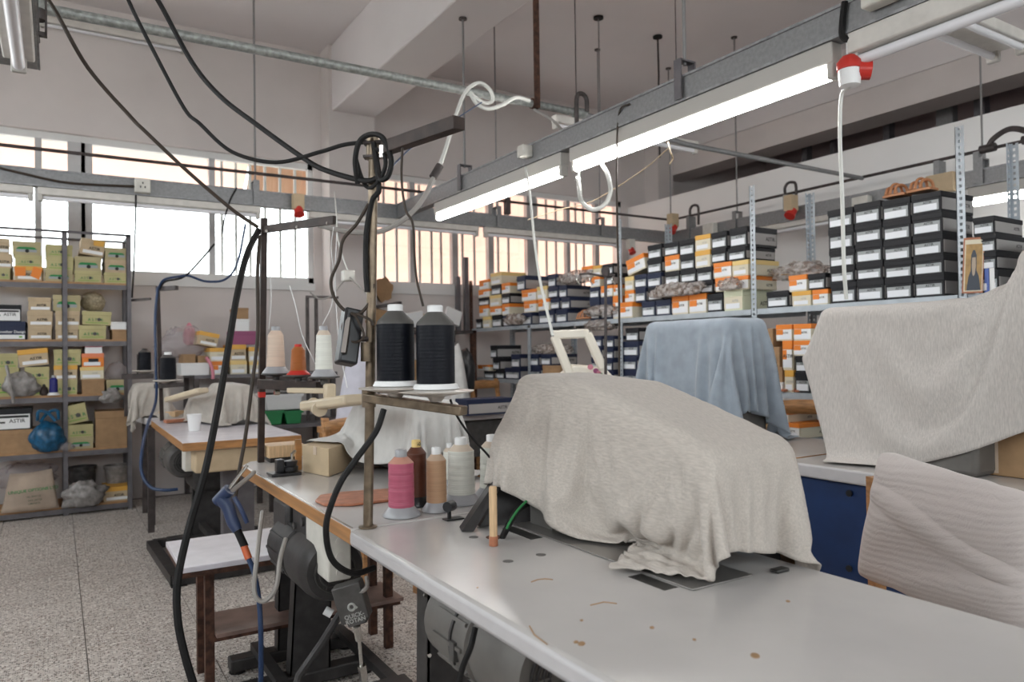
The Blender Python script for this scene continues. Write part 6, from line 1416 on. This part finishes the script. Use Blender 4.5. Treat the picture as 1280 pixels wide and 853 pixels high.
# ---- cream household machine with handle and thread rod
cm = thing('sewing_machine', 'cream portable sewing machine with a square carrying handle and pink flower decal', 'sewing machine', (2.6, 3.3, ZTB))
tt = 4.1
def P(u, v, dt=0): return T(u, v, tt+dt)
hb = [P(697, 463), P(690, 418), P(735, 417), P(757, 462, -.1)]
for a, b in ((P(712, 468), P(693, 420)), (P(690, 419), P(736, 417)), (P(734, 417), P(754, 462))): MB().bar(a, b, .05, .055, FW).obj('handle_bar', 'cream_plastic', cm, bevel=.010)
z0 = ZTB+.002
body = [P(700, 470), P(716, 456), P(756, 460), P(775, 480), P(792, 484), P(792, 520), P(700, 520)]
MB().prism([p_-FW*.02 for p_ in body], FW*.20).obj('body', 'cream_plastic', cm, bevel=.012)
a, b = P(690, 500), P(792, 505); MB().box((2.47, 3.2, z0), (2.80, 3.46, .95)).obj('base', 'cream_plastic', cm, bevel=.02)
for (u, v), m in (((738, 459), 'box_pink'), ((745, 464), 'box_purple'), ((748, 467), 'box_pink'), ((750, 469), 'crate_green')):
    c = P(u, v, -.03); MB().lathe([(.016, -.001), (.016, .001)], 8, Matrix((RT, UP, FW)).transposed().to_4x4().normalized() if 0 else Matrix.Translation(c) @ Matrix((RT, UP, FW)).transposed().to_4x4()).obj('flower_decal', m, cm)
MB().tube([P(757, 480, -.2), P(757, 340, -.2)], .008, 8).obj('thread_rod', 'dark_steel', cm, smooth=True)
MB().tube([P(724, 343, -.2), P(735, 342, -.2), P(757, 346, -.2), P(768, 344, -.2)], .006, 8).obj('rod_cross_bar', 'dark_steel', cm, smooth=True)
for u in (724, 740, 768): MB().tube(catmull([P(u, 343, -.2), P(u-3, 350, -.2), P(u+1, 356, -.2)], 4), .004, 6).obj('thread_hook', 'chrome', cm, smooth=True)
MB().lathe([(.018, 0), (.024, .03), (.018, .05)], 12, Matrix.Translation(P(757, 346, -.2))).obj('rod_top', 'dark_steel', cm, smooth=True)
o = MB().box((2.48, 2.36, ZTB+.05), (2.58, 2.52, ZTB+.2)).obj('machine_block', 'motor_dark'); bpy.data.objects.remove(o)

# ---- sandals on the black boxes, icon and tubes on the rack
def sandal(label, u0, u1, vb, x, rz_=0, m='tan_leather'):
    a, b = X(u0, vb, x), X(u1, vb, x); L = abs(a.y-b.y)*1.05; o = thing('sandal', label, 'sandal', (x, (a.y+b.y)/2, (a.z+b.z)/2), -HP+rz_)
    n = 12; sole = [(L*(-.5+k/n), -.035-.012*math.sin(math.pi*k/n*.9), 0) for k in range(n+1)]+[(L*(.5-k/n), .035+.012*math.sin(math.pi*(1-k/n)*.9), 0) for k in range(n+1)]
    MB().prism([Vector(p_)+Vector((0, 0, .001)) for p_ in sole], (0, 0, .014)).obj('sole', m, o, world=False, bevel=.003)
    for k, (x0, x1, h) in enumerate(((-.30, -.18, .06), (-.10, .05, .075), (.1, .28, .065))):
        MB().tube(catmull([(L*x0, -.045, .015), (L*(x0+.02), -.03, h*.8), (L*(x0+x1)/2, 0, h), (L*(x1-.02), .03, h*.8), (L*x1, .045, .015)], 5), .008, 7).obj('strap', m, o, world=False, smooth=True)
    MB().tube([(-L*.42, 0, .015), (-L*.40, 0, .05)], .006, 6).obj('toe_post', m, o, world=False)
    return o
ztp = lambda u, v: X(u, v, XF+.12)
sandal('tan strappy sandal on the big black stack, left one', 1108, 1135, 247, XF+.11)
sandal('tan strappy sandal on the big black stack, right one', 1138, 1168, 240.5, XF+.11)
sandal('tan sandal lying at the edge of the far top shelf', 724, 740, 399, XF+.03)
ic = thing('icon_picture', 'small wooden icon of a bearded hooded figure leaning by the perforated post', 'picture', X(1216, 360, XF))
iA, iB = X(1205, 300, XF-.02), X(1231, 304, XF+.03); w_ = (iB-iA); h_ = Vector((.02, 0, -.30)); nI = w_.cross(h_).normalized()
if nI.dot(FW) > 0: nI = -nI
iz = zR[0]+.002; iA.z = iB.z = X(1216, 297, XF).z; h_ = Vector((-.03, 0, iz-iA.z))
w_ = iB-iA
def I(s_, t_, d_=0): return iA+w_*s_+h_*t_+nI*d_
MB().prism([I(0, 0, -.012), I(1, 0, -.012), I(1, 1, -.012), I(0, 1, -.012)], nI*.012).obj('panel', 'leather', ic)
MB().prism([I(.06, .04), I(.96, .04), I(.96, .97), I(.06, .97)], nI*.001).obj('border', 'box_cream', ic)
MB().prism([I(.12, .12, .001), I(.92, .12, .001), I(.92, .95, .001), I(.12, .95, .001)], nI*.001).obj('gold_ground', 'icon_gold', ic)
MB().prism([I(.40+.0*k, 0, 0) if 0 else I(s_, t_, .002) for s_, t_ in ((.20, .95), (.28, .70), (.38, .60), (.38, .32), (.46, .23), (.56, .23), (.64, .32), (.66, .60), (.78, .70), (.88, .95))], nI*.001).obj('robe', 'icon_dark', ic)
MB().prism([I(s_, t_, .003) for s_, t_ in ((.43, .36), (.60, .36), (.62, .52), (.58, .66), (.52, .70), (.46, .66), (.42, .52))], nI*.001).obj('face_beard', 'icon_pale', ic)
for k, (u, c_) in enumerate(((1232, 'ink_blue'), (1238, 'paper_white'))):
    p = X(u+1, 340, XF+.02); tag(MB().box((p.x, p.y-.014, zR[0]+.001), (p.x+.03, p.y+.010, X(u, 322+3*k, XF).z)).obj('small_carton', c_), ('small blue carton', 'small white carton')[k]+' beside the leaning icon picture', 'carton')
